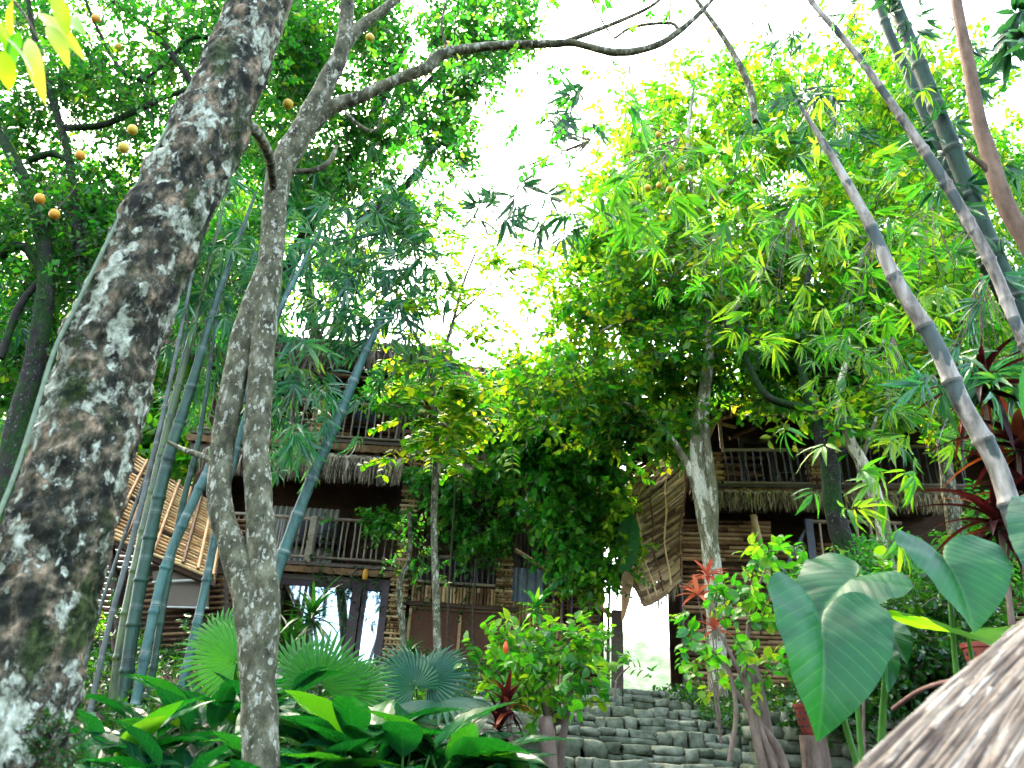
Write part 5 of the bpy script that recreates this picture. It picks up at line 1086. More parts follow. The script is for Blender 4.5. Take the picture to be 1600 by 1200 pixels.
vine('yellow green vine fringe lit at the right edge of the dark column', [(960, 800, 30, 55, 11.8, 12.8, 110), (970, 850, 38, 22, 11.8, 12.6, 60), (925, 900, 45, 28, 11.8, 12.6, 80)], 950, 12.4, 'leaf_sap', .12, .3, -.5)  # sunlit edge of the vine, painted with the brighter sapling leaf colours
vine('creeper spread over the middle bay of the left house', [(750, 800, 85, 70, 13.0, 13.7, 330), (720, 742, 90, 18, 13.1, 13.8, 110), (690, 850, 60, 45, 13.3, 13.9, 80), (600, 815, 60, 18, 13.5, 13.9, 60)], 740, 13.4, size=.1, L=.26)
vine('leafy creeper covering the roof line right of the blue green pole', [(720, 640, 105, 60, 12.4, 13.4, 420), (610, 610, 55, 32, 12.4, 13.2, 100), (790, 640, 60, 50, 12.4, 13.4, 200), (770, 560, 30, 20, 12.5, 13.2, 30)], 700, 13.0, size=.1, L=.28)
T = thing('trailing_creeper', 'wispy trailing creeper strands hanging over the middle balcony rail', 'vine', L_.w(L_.uv(560, 880)[0], fz1, -.2))
g = G()
for k in range(34):
    x = rng.uniform(470, 800); y = rng.choice([rng.uniform(800, 840), rng.uniform(880, 900)]); a = L_.uv(x, y, -.2); l = rng.uniform(.3, 1.0)
    pts = [L_.w(a[0]+rng.normal(0, .05)*i, a[1]-l*i/4, -.2-rng.random()*.05) for i in range(5)]
    tube(g, pts, .004, n=4, seg=10, mi=1); q = catmull(pts, 14)+rng.normal(0, .03, (14, 3)); twigs(g, q, 4, .06, .05, 'far', .6, -.1, stem=False)
g.build('foliage', [M['leaf_creep'], M['twig']], T)

# ------------------------------------------------------------------ undergrowth
def bigleaf(g, base, d, nrm, Ln, Wd, curl=.25, nseg=9, rnd=None, fold=.25, shape='ell', wave=.0):
    d = unit(d); nrm = np.asarray(nrm, float); z = unit(nrm-d*np.dot(nrm, d)); x = np.cross(d, z); rnd = random.random() if rnd is None else rnd
    t = np.linspace(0, 1, nseg); V = []; S = []
    for i, a in enumerate(t):
        w = math.sin(math.pi*min(1, a**.85*.98+.02))**.8*Wd/2*(1 if a < 1 else 0) if shape == 'ell' else (1-a)**.6*min(1, a*6+.3)*Wd/2
        cen = np.asarray(base)+d*Ln*(a-curl*.3*a*a)-z*Ln*curl*a*a+np.array([0, 0, 0])
        for s in (-1, -.5, 0, .5, 1):
            V.append(cen+x*s*w+z*(abs(s)*w*fold+wave*math.sin(a*17+s*2)*w)); S.append((s*w/Ln, a, rnd))
    f = [(i*5+j, i*5+j+1, (i+1)*5+j+1, (i+1)*5+j) for i in range(nseg-1) for j in range(4)]
    g.add(V, f, S)
def petiole(g, a, b, r=.006, mi=1, sag=.1):
    a = np.asarray(a); b = np.asarray(b); m = (a+b)/2+np.array([0, 0, sag*np.linalg.norm(b-a)]); tube(g, [a, m, b], [r*1.4, r, r*.8], n=6, seg=8, mi=mi)
M['petiole'] = surf('green stalk', [(.3, (.04, .14, .02)), (.7, (.1, .26, .04))], nscale=8, rough=.4, bump=0)
def broad(px, Y, n, h, Ln, Wd, lab, mat='leaf_broad', grp='broad leaved plants along the foot of the bed', spreadf=1.15, tone=None):
    n = int(n*1.7); Ln *= 1.3; Wd *= 1.3; n = int(n*1.15); h *= .78
    return broad_(px, Y, n, h, Ln, Wd, lab, mat, grp, spreadf)
def broad_(px, Y, n, h, Ln, Wd, lab, mat='leaf_broad', grp='broad leaved plants along the foot of the bed', spreadf=1.0, tone=None):
    b = GP(px, Y); T = thing('broad_leaf_plant', lab, 'plant', b, grp); g = G()
    for k in range(n):
        a = 2*math.pi*k/n*2.4+random.uniform(-.4, .4); el = random.uniform(.25, 1.25); r = np.array([math.cos(a), math.sin(a), 0])
        tip = b+r*h*.55*math.cos(el)*spreadf+np.array([0, 0, h*random.uniform(.5, 1.05)*(.5+.5*math.sin(el))])
        s = b+r*.04; petiole(g, s, tip, .007)
        d = r*math.cos(el*.8)+np.array([0, 0, math.sin(el)*.8-.1]); nn = np.array([0, 0, 1.0])-r*math.sin(el)+rng.normal(0, .2, 3)
        bigleaf(g, tip, d, nn, Ln*random.uniform(.75, 1.2), Wd*random.uniform(.8, 1.2), random.uniform(.15, .5), rnd=random.random(), wave=.05)
    g.build('foliage', [M[mat], M['petiole']], T, smooth=True)
broad(180, 4.6, 16, .55, .34, .13, 'broad leaved plant at the bottom left, nearest the lichened trunk')
broad(290, 4.4, 16, .5, .36, .15, 'broad leaved plant left of the twin stemmed trunk at the bottom edge')
broad(330, 5.4, 15, .75, .34, .13, 'taller broad leaved plant behind the one left of the twin stemmed trunk')
broad(480, 4.5, 18, .52, .4, .16, 'broad leaved plant with lit lime leaves just right of the twin stemmed trunk')
broad(560, 4.9, 17, .62, .4, .17, 'broad leaved plant under the green palm fan')
broad(640, 4.7, 18, .72, .42, .2, 'tallest broad leaved plant in the middle of the bottom bed')
broad(720, 4.9, 14, .6, .38, .16, 'broad leaved plant next to the yellow green shrub')
broad(420, 5.6, 14, .8, .34, .13, 'broad leaved plant behind the foot of the twin stemmed trunk')
broad(440, 4.1, 14, .4, .34, .14, 'low broad leaved plant tucked against the right side of the twin stemmed trunk')
broad(250, 4.0, 14, .38, .34, .14, 'low broad leaved plant at the bottom edge between the two foreground trunks')
broad(690, 4.2, 14, .42, .34, .14, 'low broad leaved plant at the bottom edge before the yellow green shrub')
broad(235, 5.6, 12, .5, .3, .12, 'small broad leaved plant at the foot of the bamboo clump')
broad(390, 3.7, 12, .38, .32, .13, 'low broad leaved plant at the very bottom before the twin stemmed trunk')
broad(590, 4.0, 14, .42, .36, .15, 'low broad leaved plant at the bottom edge left of the tallest one')
def palmfan(g, c, ax, nrm, R, n=30, span=2.1, rnd=.5):
    ax = unit(ax); z = unit(np.asarray(nrm)-ax*np.dot(nrm, ax)); x = np.cross(ax, z)
    for i in range(n):
        a = -span+2*span*(i+.5)/n; d = ax*math.cos(a)+x*math.sin(a); Ln = R*(1-.18*abs(a)/span)*random.uniform(.93, 1.05); sd = np.cross(d, z)
        wv = R*span*2/n*.5
        V = []; S = []
        for t, wf, dr in ((0.04, .1, 0), (.45, .9, -.01), (.72, .62, -.05), (1.0, .02, -.22)):
            p = c+d*Ln*t+z*dr*R
            V += [p-sd*wv*wf*t*1.1+z*0, p+z*wv*wf*.35, p+sd*wv*wf*t*1.1]; S += [(0, t, rnd+random.uniform(-.2, .2))]*3
        f = [(k*3+j, k*3+j+1, k*3+j+4, k*3+j+3) for k in range(3) for j in range(2)]; g.add(V, f, S)
def palm(px, Y, lab, fansl, mat):
    b = GP(px, Y); T = thing('fan_palm', lab, 'palm', b, 'fan palms in the bed')
    for (fx, fy, fY, ax, nn, R) in fansl:
        g = G(); c = P(fx, fy, fY); palmfan(g, c, np.array(ax, float), np.array(nn, float), R, rnd=random.random()); petiole(g, b, c, .008, 1, .15); g.build('frond', [M[mat], M['petiole']], T)
palm(355, 6.0, 'green fan palm between the bamboo clump and the twin stemmed trunk', [(370, 1035, 5.6, (-.75, -.2, .55), (.3, -.8, .6), .42), (350, 1010, 6.0, (.3, .1, 1), (0, -1, .3), .36)], 'leaf_palm')
palm(500, 6.0, 'green fan palm spreading upward right of the twin stemmed trunk', [(500, 1070, 5.6, (.1, .0, 1), (.1, -1, .25), .4), (470, 1060, 5.9, (-.5, .2, .9), (0, -1, .4), .38), (540, 1085, 5.7, (.8, 0, .5), (-.2, -1, .5), .38)], 'leaf_palm')
palm(660, 6.6, 'bluish fan palm below the rust brown panels', [(650, 1075, 6.2, (-.5, 0, .6), (.1, -.7, .8), .42), (670, 1065, 6.4, (.7, -.1, .5), (0, -.8, .7), .42), (690, 1095, 6.0, (.2, -.5, -.1), (0, -.4, .9), .5)], 'leaf_palmb')
def dracaena(px, Y, crowns, lab, mat='leaf_drac', grp=None, n=34, Ln=.5, Wd=.055, name='dracaena', droop=.5):
    b = GP(px, Y); T = thing(name, lab, 'plant', b, grp)
    for (cx, cy) in crowns:
        c = P(cx, cy, Y); g = G(); tube(g, [b, (b+c)/2+np.array([.03, 0, 0]), c], [.025, .02, .015], n=8, seg=10, rough=.05); g.build('stem', M['bark_stem'], T, smooth=True)
        g = G()
        for k in range(n):
            a = k*2.4; el = 1.35-1.7*k/n; r = np.array([math.cos(a), math.sin(a), 0]); d = r*math.cos(el)+np.array([0, 0, math.sin(el)])
            bigleaf(g, c-np.array([0, 0, .1*k/n]), d, np.array([0, 0, 1.0])+.01*r-r*math.sin(el)*.8, Ln*random.uniform(.7, 1.1), Wd, droop*random.uniform(.5, 1.1), 8, shape='strap')
        g.build('foliage', [M[mat]], T, smooth=True)
dracaena(490, 9.5, [(488, 960), (452, 1010)], 'dracaena with arching dark straps before the glass window', n=40, Ln=.62, Wd=.07)
dracaena(640, 10.5, [(640, 1020)], 'small dark strap leaved plant at the corner of the rust brown panels', n=20, Ln=.35)
dracaena(795, 5.6, [(792, 1090), (780, 1130)], 'dark red cordyline beside the yellow green shrub', 'leaf_red', n=30, Ln=.26, Wd=.05)
dracaena(860, 9.0, [(838, 945)], 'upright green strap leaved plant above the yellow green shrub', 'leaf_vine', n=24, Ln=.3, Wd=.07)
dracaena(1570, 5.2, [(1535, 600), (1590, 690), (1610, 770), (1560, 810)], 'tall cordyline with long dark red leaves at the right edge', 'leaf_red', n=30, Ln=.62, Wd=.09, name='red_cordyline', droop=.9)
# coral coloured croton
T = thing('croton', 'coral red leaved croton before the log wall of the right house', 'plant', GP(1115, 7.6)); g = G()
for (cx, cy) in ((1105, 900), (1118, 985), (1090, 930)):
    c = P(cx, cy, 7.6); petiole(g, GP(1125, 7.6), c, .006)
    for k in range(15):
        a = k*2.4; el = random.uniform(-.2, 1.3); r = np.array([math.cos(a), math.sin(a), 0]); bigleaf(g, c, r*math.cos(el)+np.array([0, 0, math.sin(el)]), np.array([0, 0, 1.0])-r*.5, .24, .05, .35, 6)
g.build('foliage', [M['leaf_coral'], M['bark_stem']], T, smooth=True)
# shrubs
def shrub(px, Y, lab, spots, stems, mat='leaf_shrub', size=.11, L=.2, per=5, spread=18, nl=8, tm='mid', grp=None, name='garden_shrub', dy=.22, bark='bark_stem', up=.3, wid=1.0):
    b = GP(px, Y); T = thing(name, lab, 'shrub', b, grp); g = G(); c = spot(spots, Y, spread, per, dy); twigs(g, c, nl, L, size, tm, .25, up, wid=wid); g.build('foliage', [M[mat], M['twig']], T)
    for pl, ws in stems:
        g = G(); tb(g, pl, ws, Y, n=10, seg=24, rough=.1, rf=10); g.build('stem', M[bark], T, smooth=True)
    return T
T = shrub(850, 6.2, 'rounded yellow green shrub at the left foot of the stairway', [(770, 1020), (810, 1010), (850, 1015), (890, 1000), (920, 1010), (780, 1060), (820, 1060), (860, 1060), (900, 1050), (760, 1050), (840, 1100), (880, 1090), (800, 1090), (910, 1080), (830, 1035), (870, 1035)],
      [([(862, 1230), (860, 1150), (850, 1100), (830, 1060)], [16, 14, 10, 6]), ([(872, 1230), (880, 1150), (890, 1090), (895, 1040)], [14, 12, 9, 5])], size=.092, L=.18, per=8, spread=17, nl=9)
g = G(); c = P(790, 1012, 5.9)
tube(g, [c+np.array([0, 0, .045]), c, c-np.array([0, 0, .04])], [.008, .022, .008], n=10, seg=8); g.build('red_bud', M['redfruit'], T, smooth=True)
shrub(1180, 5.0, 'loose green shrub with upright sprays before the log wall, right of the stairway', [(1195, 860), (1215, 870), (1180, 880), (1240, 890), (1210, 900), (1250, 880), (1130, 940), (1160, 950), (1100, 960), (1180, 930), (1120, 1000), (1150, 1010), (1190, 1000), (1210, 960), (1080, 1000), (1100, 1040), (1180, 1060), (1200, 1040)],
      [([(1200, 1230), (1175, 1120), (1165, 1040), (1175, 950), (1200, 880)], [16, 14, 10, 6, 3]), ([(1215, 1220), (1185, 1130), (1160, 1060), (1120, 980)], [12, 10, 7, 4]), ([(1140, 1190), (1150, 1110), (1135, 1040), (1090, 1000)], [8, 8, 6, 4])], size=.078, L=.15, per=4, spread=14, nl=7, tm='mid', wid=1.1)
shrub(1345, 4.6, 'small lime leaved shoot between the two largest heart shaped leaves', [(1355, 900), (1370, 885), (1380, 905)], [([(1350, 1200), (1350, 1050), (1362, 910)], [5, 4, 3])], size=.08, L=.08, per=1, spread=6, nl=6, tm='round')
shrub(960, 8.6, 'small leafy seedling at the top left of the stairway', [(1000, 1050), (985, 1035), (950, 1045), (930, 1030)], [([(960, 1090), (965, 1060), (985, 1040)], [3, 3, 2])], size=.12, L=.12, per=2, spread=7, nl=5)
shrub(1110, 8.4, 'pale lime seedling on the top step by the right wall', [(1085, 1070), (1100, 1062), (1108, 1090)], [([(1115, 1110), (1105, 1080), (1092, 1070)], [3, 3, 2])], 'leaf_sap', size=.12, L=.1, per=1, spread=5, nl=5)
shrub(700, 11.5, 'dark bush under the rust brown panels', [(650, 1040), (690, 1030), (740, 1045), (780, 1050), (600, 1050)], [([(700, 1100), (700, 1060), (705, 1040)], [6, 5, 4])], 'leaf_creep', size=.09, per=6, spread=22)
shrub(880, 10.6, 'dark bush at the foot of the stair wing', [(850, 980), (870, 1010), (900, 1010), (930, 1000), (840, 1030)], [([(880, 1090), (880, 1040), (875, 1000)], [6, 5, 4])], 'leaf_creep', size=.09, per=4, spread=16)
shrub(160, 9.5, 'yellow green weeds glowing at the foot of the bamboo clump', [(150, 960), (158, 990), (180, 1120), (205, 1125), (150, 1130), (145, 1010)], [([(160, 1150), (158, 1050), (155, 980)], [4, 3, 2])], 'leaf_sap', size=.07, per=4, spread=10)
shrub(150, 10.5, 'dark leafy bush behind the foot of the bamboo clump', [(110, 1000), (150, 960), (190, 1010), (240, 1020), (300, 1010), (90, 900), (130, 900), (330, 1040), (200, 960), (60, 960)], [([(180, 1130), (180, 1060), (175, 990)], [8, 6, 4])], 'leaf_creep', size=.09, per=9, spread=24)
# dark creeper bank at the right
b = GP(1430, 5.6); T = thing('creeper_bank', 'mound of small dark glossy creeper under the heart shaped leaves', 'shrub', b)
g = G(); c = cloud([(1420, 1030, 110, 95, 5.3, 6.6, 900), (1330, 1100, 90, 60, 5.2, 6.3, 350), (1530, 1040, 100, 90, 5.2, 6.6, 450), (1470, 960, 110, 50, 5.6, 7, 300)], -.3, 2.0, 3.0); twigs(g, c, 9, .13, .045, 'round', .5, .1); g.build('foliage', [M['leaf_creep'], M['twig']], T)
b = GP(1470, 7.4); T = thing('hedge', 'bushy hedge mass behind the creeper at the right edge', 'shrub', b)
g = G(); c = cloud([(1480, 900, 150, 70, 7, 8.6, 500), (1600, 850, 90, 120, 7, 8.6, 500), (1330, 960, 90, 60, 7, 8.4, 300)], -.2, 1.5, 3.0); twigs(g, c, 9, .2, .07, 'far', .5, .1); g.build('foliage', [M['leaf_vine'], M['twig']], T)
# small ferns
for px, Y, lab in ((300, 3.6, 'fern frond cluster at the bottom left edge'), (500, 5.2, 'fern frond cluster amid the broad leaves right of the trunk')):
    b = GP(px, Y, .25); T = thing('fern', lab, 'fern', b, 'ferns in the bed'); g = G()
    for k in range(9):
        a = k*.7+.3; r = np.array([math.cos(a), math.sin(a), 0]); pts = catmull([b, b+r*.13+np.array([0, 0, .12]), b+r*.28+np.array([0, 0, .08])], 18)
        tube(g, pts, .003, n=4, seg=8, mi=1); dd = np.gradient(pts, axis=0); sd = unit(np.cross(dd, (0, 0, 1.0)))
        for s in (-1, 1): leaves(g, pts, sd*s+unit(dd)*.3, np.tile([0, 0, 1.0], (18, 1)), .06*np.sin(np.linspace(.35, 3, 18)), 'lance', wid=1.8)
    g.build('foliage', [M['leaf_palm'], M['petiole']], T)

# -- heart shaped leaves
def heart(g, pet, tip, nrm, Wd, rnd=.5, cup=.12, droop=.2):
    pet = np.asarray(pet); ax = tip-pet; Ln = np.linalg.norm(ax); ax = ax/Ln; z = unit(nrm-ax*np.dot(nrm, ax)); x = np.cross(ax, z)
    th = np.radians([0, 12, 25, 40, 60, 80, 100, 120, 138, 152, 165, 174, 180]); rr = [1.0, .86, .76, .68, .62, .62, .66, .72, .72, .62, .42, .22, .06]
    nth, nrad = 72, 12; V = [pet]; S = [(0, 0, rnd)]
    for a in range(1, nrad+1):
        q = a/nrad
        for k in range(nth):
            ang = -math.pi+2*math.pi*k/nth; r = np.interp(abs(ang), th, rr)*q
            lx = math.sin(ang)*r*Wd; ly = math.cos(ang)*r
            rip = .0025*math.sin((ly-abs(lx)*1.1)*24)*q*2+.02*math.sin(ang*9)*q**3
            zz = cup*abs(lx)*1.2-droop*(max(0, ly)**2)-droop*.8*lx*lx+rip-.1*max(0, -ly)
            V.append(pet+Ln*(x*lx+ax*ly+z*zz)); S.append((lx*.9, ly, rnd))
    g.add(V, [(0, 1+k, 1+(k+1) % nth) for k in range(nth)], S)
    base = g.n-len(V); f = [(1+a*nth+k, 1+(a+1)*nth+k, 1+(a+1)*nth+(k+1) % nth, 1+a*nth+(k+1) % nth) for a in range(nrad-1) for k in range(nth)]
    g.addf(f, base)
def earplant(lab, px, Y, lst):
    b = GP(px, Y); T = thing('elephant_ear_plant', lab, 'plant', b, 'elephant ear plants at the right')
    for (pp, tp, nn, Wd, mat, cup, dr) in lst:
        p = P(*pp); t = P(*tp); g = G(); heart(g, p, t, np.array(nn, float), Wd, random.random(), cup, dr)
        lf = g.build('leaf', [M[mat]], T, smooth=True)
        g = G(); tube(g, [b, b*.35+p*.65+np.array([.02, .08, .0]), p+np.array([0, .015, -.01])], [.016, .012, .008], n=10, seg=16); g.build('stalk', M['petiole'], T, smooth=True)
earplant('elephant ear with the largest dark heart shaped leaf hanging down', 1400, 3.3, [((1285, 990, 3.0), (1302, 1132, 2.85), (.12, -1, .45), 1.0, 'leaf_taro', .5, .38)])
earplant('elephant ear with a broad tilted leaf before the red cordyline', 1490, 3.5, [((1483, 884, 3.15), (1540, 966, 3.02), (.1, -.9, .75), 1.4, 'leaf_taro', .45, .35)])
earplant('elephant ear with a half hidden leaf behind the largest one', 1330, 4.0, [((1330, 905, 3.6), (1262, 952, 3.45), (0, -.6, .9), 1.0, 'leaf_taro', .2, .4), ((1385, 1030, 3.6), (1392, 1075, 3.5), (0, -1, .3), .5, 'leaf_taro', .3, .2), ((1392, 990, 3.7), (1420, 1030, 3.6), (0, -1, .3), .8, 'leaf_taro', .3, .2)])
earplant('elephant ear with a bright lime leaf seen from below', 1560, 3.7, [((1515, 992, 3.4), (1590, 1000, 3.0), (.0, -.25, 1), 1.2, 'leaf_taro_backlit', .3, .2)])
earplant('elephant ear reaching in from the right edge', 1660, 3.4, [((1690, 815, 3.1), (1615, 868, 2.95), (0, -.6, .9), 1.0, 'leaf_taro', .2, .3)])
g = G(); c = P(1600, 690, 3.3); bigleaf(g, P(1680, 560, 3.4), P(1545, 712, 3.2)-P(1680, 560, 3.4), np.array([0, -1.0, .5]), .55, .3, .15, 12)
tag(g.build('banana_leaf', [M['leaf_palm']], smooth=True), 'broad green banana leaf reaching in at the right edge below the bluish spray', 'leaf')

# hanging banana leaf and dry spathe in the gap
g = G(); bigleaf(g, P(985, 800, 12.0), P(976, 900, 12.0)-P(985, 800, 12.0), np.array([0, -1.0, .1]), 1.1, .36, .05, 10); tag(g.build('banana_leaf', [M['leaf_palm']], smooth=True), 'green banana leaf hanging in the bright gap beside the vine', 'leaf')
g = G(); bigleaf(g, P(979, 893, 11.9), P(976, 968, 11.9)-P(979, 893, 11.9), np.array([.3, -1.0, .1]), .78, .22, .12, 12, fold=.5, shape='strap', wave=.1); tag(g.build('dry_leaf', [M['dryleaf']], smooth=True), 'dry brown leaf hanging below the green one in the bright gap', 'leaf')
g = G(); c = spot([(990, 932)], 11.5, 1, 1); twigs(g, c, 8, .3, .06, 'mid'); tag(g.build('hanging_twig', [M['leaf_bamd'], M['twig']]), 'tiny dark leafy twig silhouetted in the bright gap', 'twig')

# near leaves, top left corner
T = thing('overhanging_branch', 'blurred bright leaves on a twig overhanging the top left corner', 'branch', P(-60, -60, 1.5))
g = G(); tube(g, [P(-60, -60, 1.5), P(20, 0, 1.5), P(60, 60, 1.5)], [.006, .004, .002], n=6, seg=10); g.build('stem', M['twig'], T, smooth=True)
g = G()
for (x, y, dx, dy) in ((60, 20, 60, 40), (85, -10, 20, 55), (20, 0, -10, 60), (30, 50, -20, 50), (75, 40, 30, 45), (10, 60, 50, 50), (-10, 30, 30, 50), (45, 60, 12, 62), (95, 25, 30, 10), (5, 80, 10, 55)):
    a = P(x, y, 1.5+random.uniform(-.1, .1)); b = P(x+dx, y+dy, 1.5); bigleaf(g, a, b-a, np.array([random.uniform(-.3, .3), -1, .5]), np.linalg.norm(b-a)*1.15, .045, .2, 8)
g.build('foliage', [M['leaf_sap']], T, smooth=True)

# pots with holes
for (cx, cy, Y, rr, lab) in ((1545, 1036, 4.6, .12, 'red clay orchid pot with round holes behind the grey thatched roof'), (1268, 1124, 5.4, .10, 'red clay orchid pot half hidden below the largest heart shaped leaf')):
    c = P(cx, cy, Y); T = thing('clay_pot', lab, 'pot', c-np.array([0, 0, rr]), 'red clay pots'); g = G(); n = 40; m_ = 12
    prof = [(.55, -1), (.68, -.8), (.85, -.3), (.95, .2), (1.0, .6), (1.08, .64), (1.1, .85), (1.0, .87), (.9, .6), (.6, -.8), (0.01, -.85)]
    V = [c+rr*np.array([p*math.cos(2*math.pi*k/n), p*math.sin(2*math.pi*k/n), z]) for p, z in prof for k in range(n)]
    g.add(V, [(i*n+k, i*n+(k+1) % n, (i+1)*n+(k+1) % n, (i+1)*n+k) for i in range(len(prof)-1) for k in range(n)]); 
    for i in range(3):
        for k in range(14):
            a = 2*math.pi*(k+.5*(i % 2))/14; z = -.45+i*.4; rad_ = np.interp(z, [-.8, -.3, .2, .6], [.68, .85, .95, 1.0]); d = np.array([math.cos(a), math.sin(a), 0]); p = c+rr*(d*rad_+np.array([0, 0, z]))
            tube(g, [p-d*.012, p+d*.003], rr*.085, n=10, seg=2, mi=1)
    g.build('body', [M['pot'], M['black']], T, smooth=False)
    g = G(); tube(g, [np.array([c[0], c[1], float(gz(c[0], c[1]))-.1]), c-np.array([0, 0, rr*.98])], [.1, .085], n=14, seg=6, rough=.1, rf=8); tag(g.build('stump', M['bark_stem'], smooth=True), 'short stump under the red pot '+('behind the grey thatched roof' if cx > 1400 else 'below the largest heart shaped leaf'), 'stump', 'stumps carrying the red pots')
# foreground grey thatched roof, bottom right
apx = P(1790, 930, 1.95); T = thing('thatched_canopy', 'out of focus grey thatched roof slope rising at the bottom right corner', 'roof', apx-np.array([0, 0, 1.0]))
e0p, e1p = P(1310, 1260, 1.3), P(1900, 1600, .95)
top0 = P(1690, 925, 2.0); 
g = G()
def rf(s, t):   # s along eave 0..1 (left ridge line to right), t from top to bottom
    A = top0+(P(1900, 900, 1.7)-top0)*s; B = e0p+(e1p-e0p)*s
    return A+(B-A)*t+np.array([0, 0, .02])*math.sin(t*math.pi)
ns, nt_ = 30, 20
V = [rf(i/ns, j/nt_) for i in range(ns+1) for j in range(nt_+1)]
g.add(V, [(i*(nt_+1)+j, (i+1)*(nt_+1)+j, (i+1)*(nt_+1)+j+1, i*(nt_+1)+j+1) for i in range(ns) for j in range(nt_)], (0, 0, .3))
for k in range(2600):
    s = rng.random()**1.2; t = rng.random()*1.0; l = rng.uniform(.3, .7); sl = .03*rng.normal()
    pts = [rf(min(1, max(-.015, s+sl*q)), min(1.05, t+l*q))+np.array([0, -.006, .012])*(1+rng.random()) for q in (0, .5, 1)]
    tube(g, pts, [.004*rng.uniform(.6, 1.4), .005, .003], n=5, seg=5, rnd=rng.random(), cap=False)
g.build('thatch', M['thatch_near'], T, smooth=True)
dn = np.array([0, .05, -.07]); V = [rf(i/ns, j/nt_)+dn for i in range(ns+1) for j in range(nt_+1)]; g = G()
g.add(V, [(i*(nt_+1)+j, i*(nt_+1)+j+1, (i+1)*(nt_+1)+j+1, (i+1)*(nt_+1)+j) for i in range(ns) for j in range(nt_)], (0, 0, .3))
for ed in ([(0, j/nt_) for j in range(nt_+1)], [(1, j/nt_) for j in range(nt_+1)], [(i/ns, 0) for i in range(ns+1)], [(i/ns, 1) for i in range(ns+1)]):
    W = [rf(*q) for q in ed]+[rf(*q)+dn for q in ed]; m_ = len(ed); g.add(W, [(i, i+1, m_+i+1, m_+i) for i in range(m_-1)], (0, 0, .3))
g.build('underside', M['wood_d'], T)
for s in (.12, .5, .88):
    g = G(); tube(g, [rf(s, 0)+dn*1.35, rf(s, 1)+dn*1.35], .018, n=8, seg=4); g.build('rafter', M['bamboo_d'], T, smooth=True)
q = rf(.5, .5)+dn*1.5; g = G(); tube(g, [np.array([q[0], q[1], float(gz(q[0], q[1]))-.1]), q], .04, n=10, seg=4); g.build('post', M['bark_stem'], T, smooth=True)
g = G(); tube(g, [rf(-.02, .22)+np.array([0, -.02, .03]), rf(.08, .2)+np.array([0, -.03, .04]), rf(.3, .16)+np.array([0, -.03, .04])], .006, n=8, seg=16); g.build('rope', M['rope'], T, smooth=True)
g = G(); tube(g, [P(1395, 1108, 2.6), P(1440, 1078, 2.4), P(1500, 1062, 2.2), P(1600, 1050, 2.0)], .007, n=8, seg=20, rough=.1, rf=30); tag(g.build('dry_vine', M['rope'], smooth=True), 'curved brown dry vine lying behind the grey thatched roof', 'vine')
# posts by the steps
for (x0, y0, x1, y1, Y, w, lab) in ((858, 1230, 852, 1120, 5.6, 30, 'squared pale wooden post under the yellow green shrub'), (1205, 1230, 1165, 1010, 5.3, 34, 'weathered wooden stump post at the right foot of the stairway')):
    g = G(); tb(g, [(x0, y0), ((x0+x1)/2+3, (y0+y1)/2), (x1, y1)], [w, w*.9, w*.75], Y, n=9, seg=26, rough=.12, rf=7); tag(g.build('wooden_post', M['bark_stem'], smooth=True), lab, 'post')
g = G(); tb(g, [(1235, 1230), (1215, 1170), (1185, 1130), (1150, 1080)], [16, 14, 11, 7], 5.1, n=9, seg=26, rough=.12, rf=9); tag(g.build('leaning_stick', M['bark_stem'], smooth=True), 'thin brown stick leaning against the stump at the right foot of the stairway', 'stick')
# leaf litter
g = G(); n = 900; x = rng.uniform(-5, 6, n); y = rng.uniform(3.5, 13, n); kk = (x < xl_b-.25) | (x > xr_b+.3); x = x[kk]; y = y[kk]; n = len(x); z = gz(x, y)+.03
leaves(g, np.stack([x, y, z], -1), rdir(n)*np.array([1, 1, .2]), np.tile([0, 0, 1.0], (n, 1))+rng.normal(0, .3, (n, 3)), rng.uniform(.05, .13, n), 'far')
tag(g.build('leaf_litter', [M['dryleaf']]), 'dry brown leaves scattered on the dark soil', 'leaf litter', None, 'stuff')
# ground cover under the plants
g = G(); n = 4500; x = rng.uniform(-6, 6, n); y = rng.uniform(4.5, 12.5, n); keep = ~((x > xl_b-.1) & (x < xr_b+.1)); c = np.stack([x, y, gz(x, y)+.02], -1)[keep]
twigs(g, c, 8, .2, .075, 'far', .3, .9); tag(g.build('ground_cover', [M['leaf_creep'], M['twig']]), 'low dark green ground cover across the bank', 'ground cover', None, 'stuff')

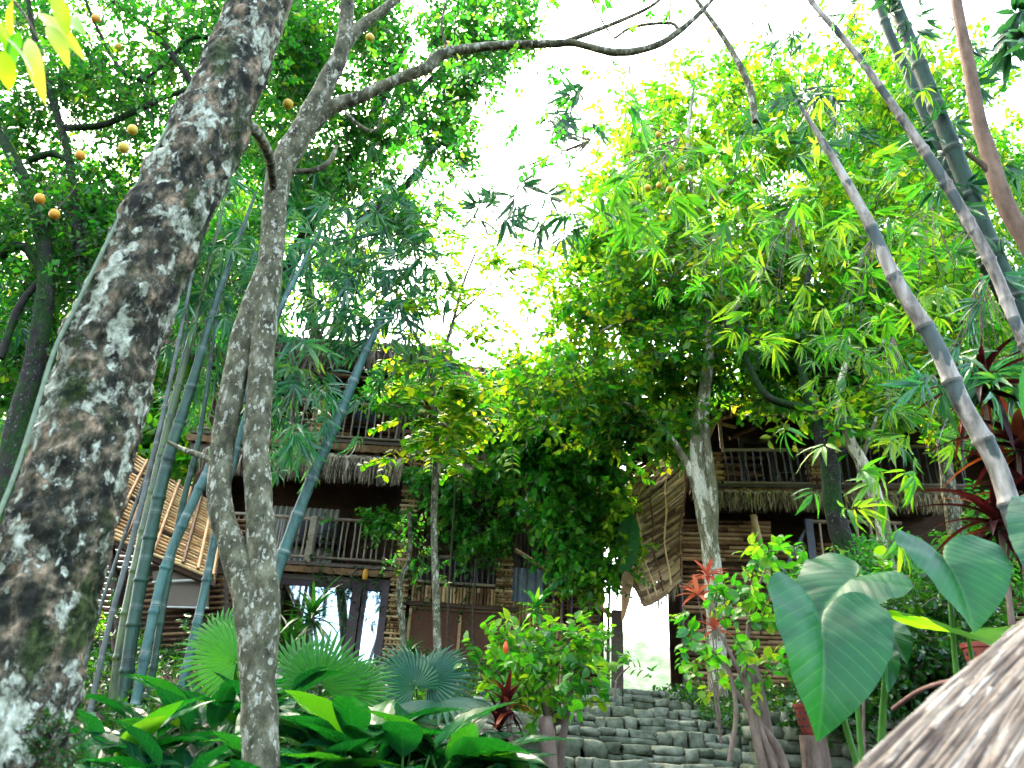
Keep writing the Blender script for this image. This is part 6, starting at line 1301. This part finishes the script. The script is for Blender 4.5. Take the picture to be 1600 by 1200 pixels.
# ------------------------------------------------------------------ light
w = bpy.data.worlds.new('World'); sc.world = w; w.use_nodes = True; nt = w.node_tree; nt.nodes.clear()
sky = nt.nodes.new('ShaderNodeTexSky'); sky.sky_type = 'NISHITA'; sky.sun_disc = False
SUN_EL, SUN_AZ = R_(57), R_(-28)      # azimuth from +Y, negative to the left
sky.sun_elevation = SUN_EL; sky.sun_rotation = SUN_AZ; sky.air_density = .75; sky.dust_density = 4.0; sky.ozone_density = 1.0
bg = nt.nodes.new('ShaderNodeBackground'); bg.inputs[1].default_value = .15; wo = nt.nodes.new('ShaderNodeOutputWorld')
wb = nt.nodes.new('ShaderNodeMixRGB'); wb.blend_type = 'MULTIPLY'; wb.inputs[0].default_value = 1; wb.inputs[2].default_value = (1.02, 1.0, .86, 1); nt.links.new(sky.outputs[0], wb.inputs[1]); nt.links.new(wb.outputs[0], bg.inputs[0]); nt.links.new(bg.outputs[0], wo.inputs[0])
sd = bpy.data.lights.new('sun', 'SUN'); sd.energy = 4.8; sd.angle = R_(.5); sd.color = (1, .95, .86)
g = G(); x0, x1, y0, y1, z0, z1 = -480, 480, -60, 520, -45, 52
box_pts(g, [(x0, y0, z0), (x1, y0, z0), (x1, y1, z0), (x0, y1, z0), (x0, y0, z1), (x1, y0, z1), (x1, y1, z1), (x0, y1, z1)])
hm, hnt, ho = newmat('haze'); pv = N(hnt, 'ShaderNodeVolumePrincipled'); pv.inputs['Color'].default_value = (.93, .96, 1, 1); pv.inputs['Density'].default_value = .0018; pv.inputs['Anisotropy'].default_value = .55
hnt.links.new(pv.outputs[0], ho.inputs['Volume']); tag(g.build('haze', hm), 'pale sunlit haze between the houses and the far hill', 'haze', None, 'stuff')
so = bpy.data.objects.new('sun', sd); COL.objects.link(so)
dirv = Vector((math.sin(SUN_AZ)*math.cos(SUN_EL), math.cos(SUN_AZ)*math.cos(SUN_EL), math.sin(SUN_EL)))
so.rotation_euler = dirv.to_track_quat('Z', 'Y').to_euler()
sc.view_settings.view_transform = 'Standard'; sc.view_settings.look = 'None'; sc.view_settings.gamma = 1; sc.view_settings.exposure = 3.9
sc.cycles.max_bounces = 10; sc.cycles.transparent_max_bounces = 12; sc.cycles.transmission_bounces = 6; sc.cycles.diffuse_bounces = 7; sc.cycles.glossy_bounces = 3
sc.cycles.use_denoising = True
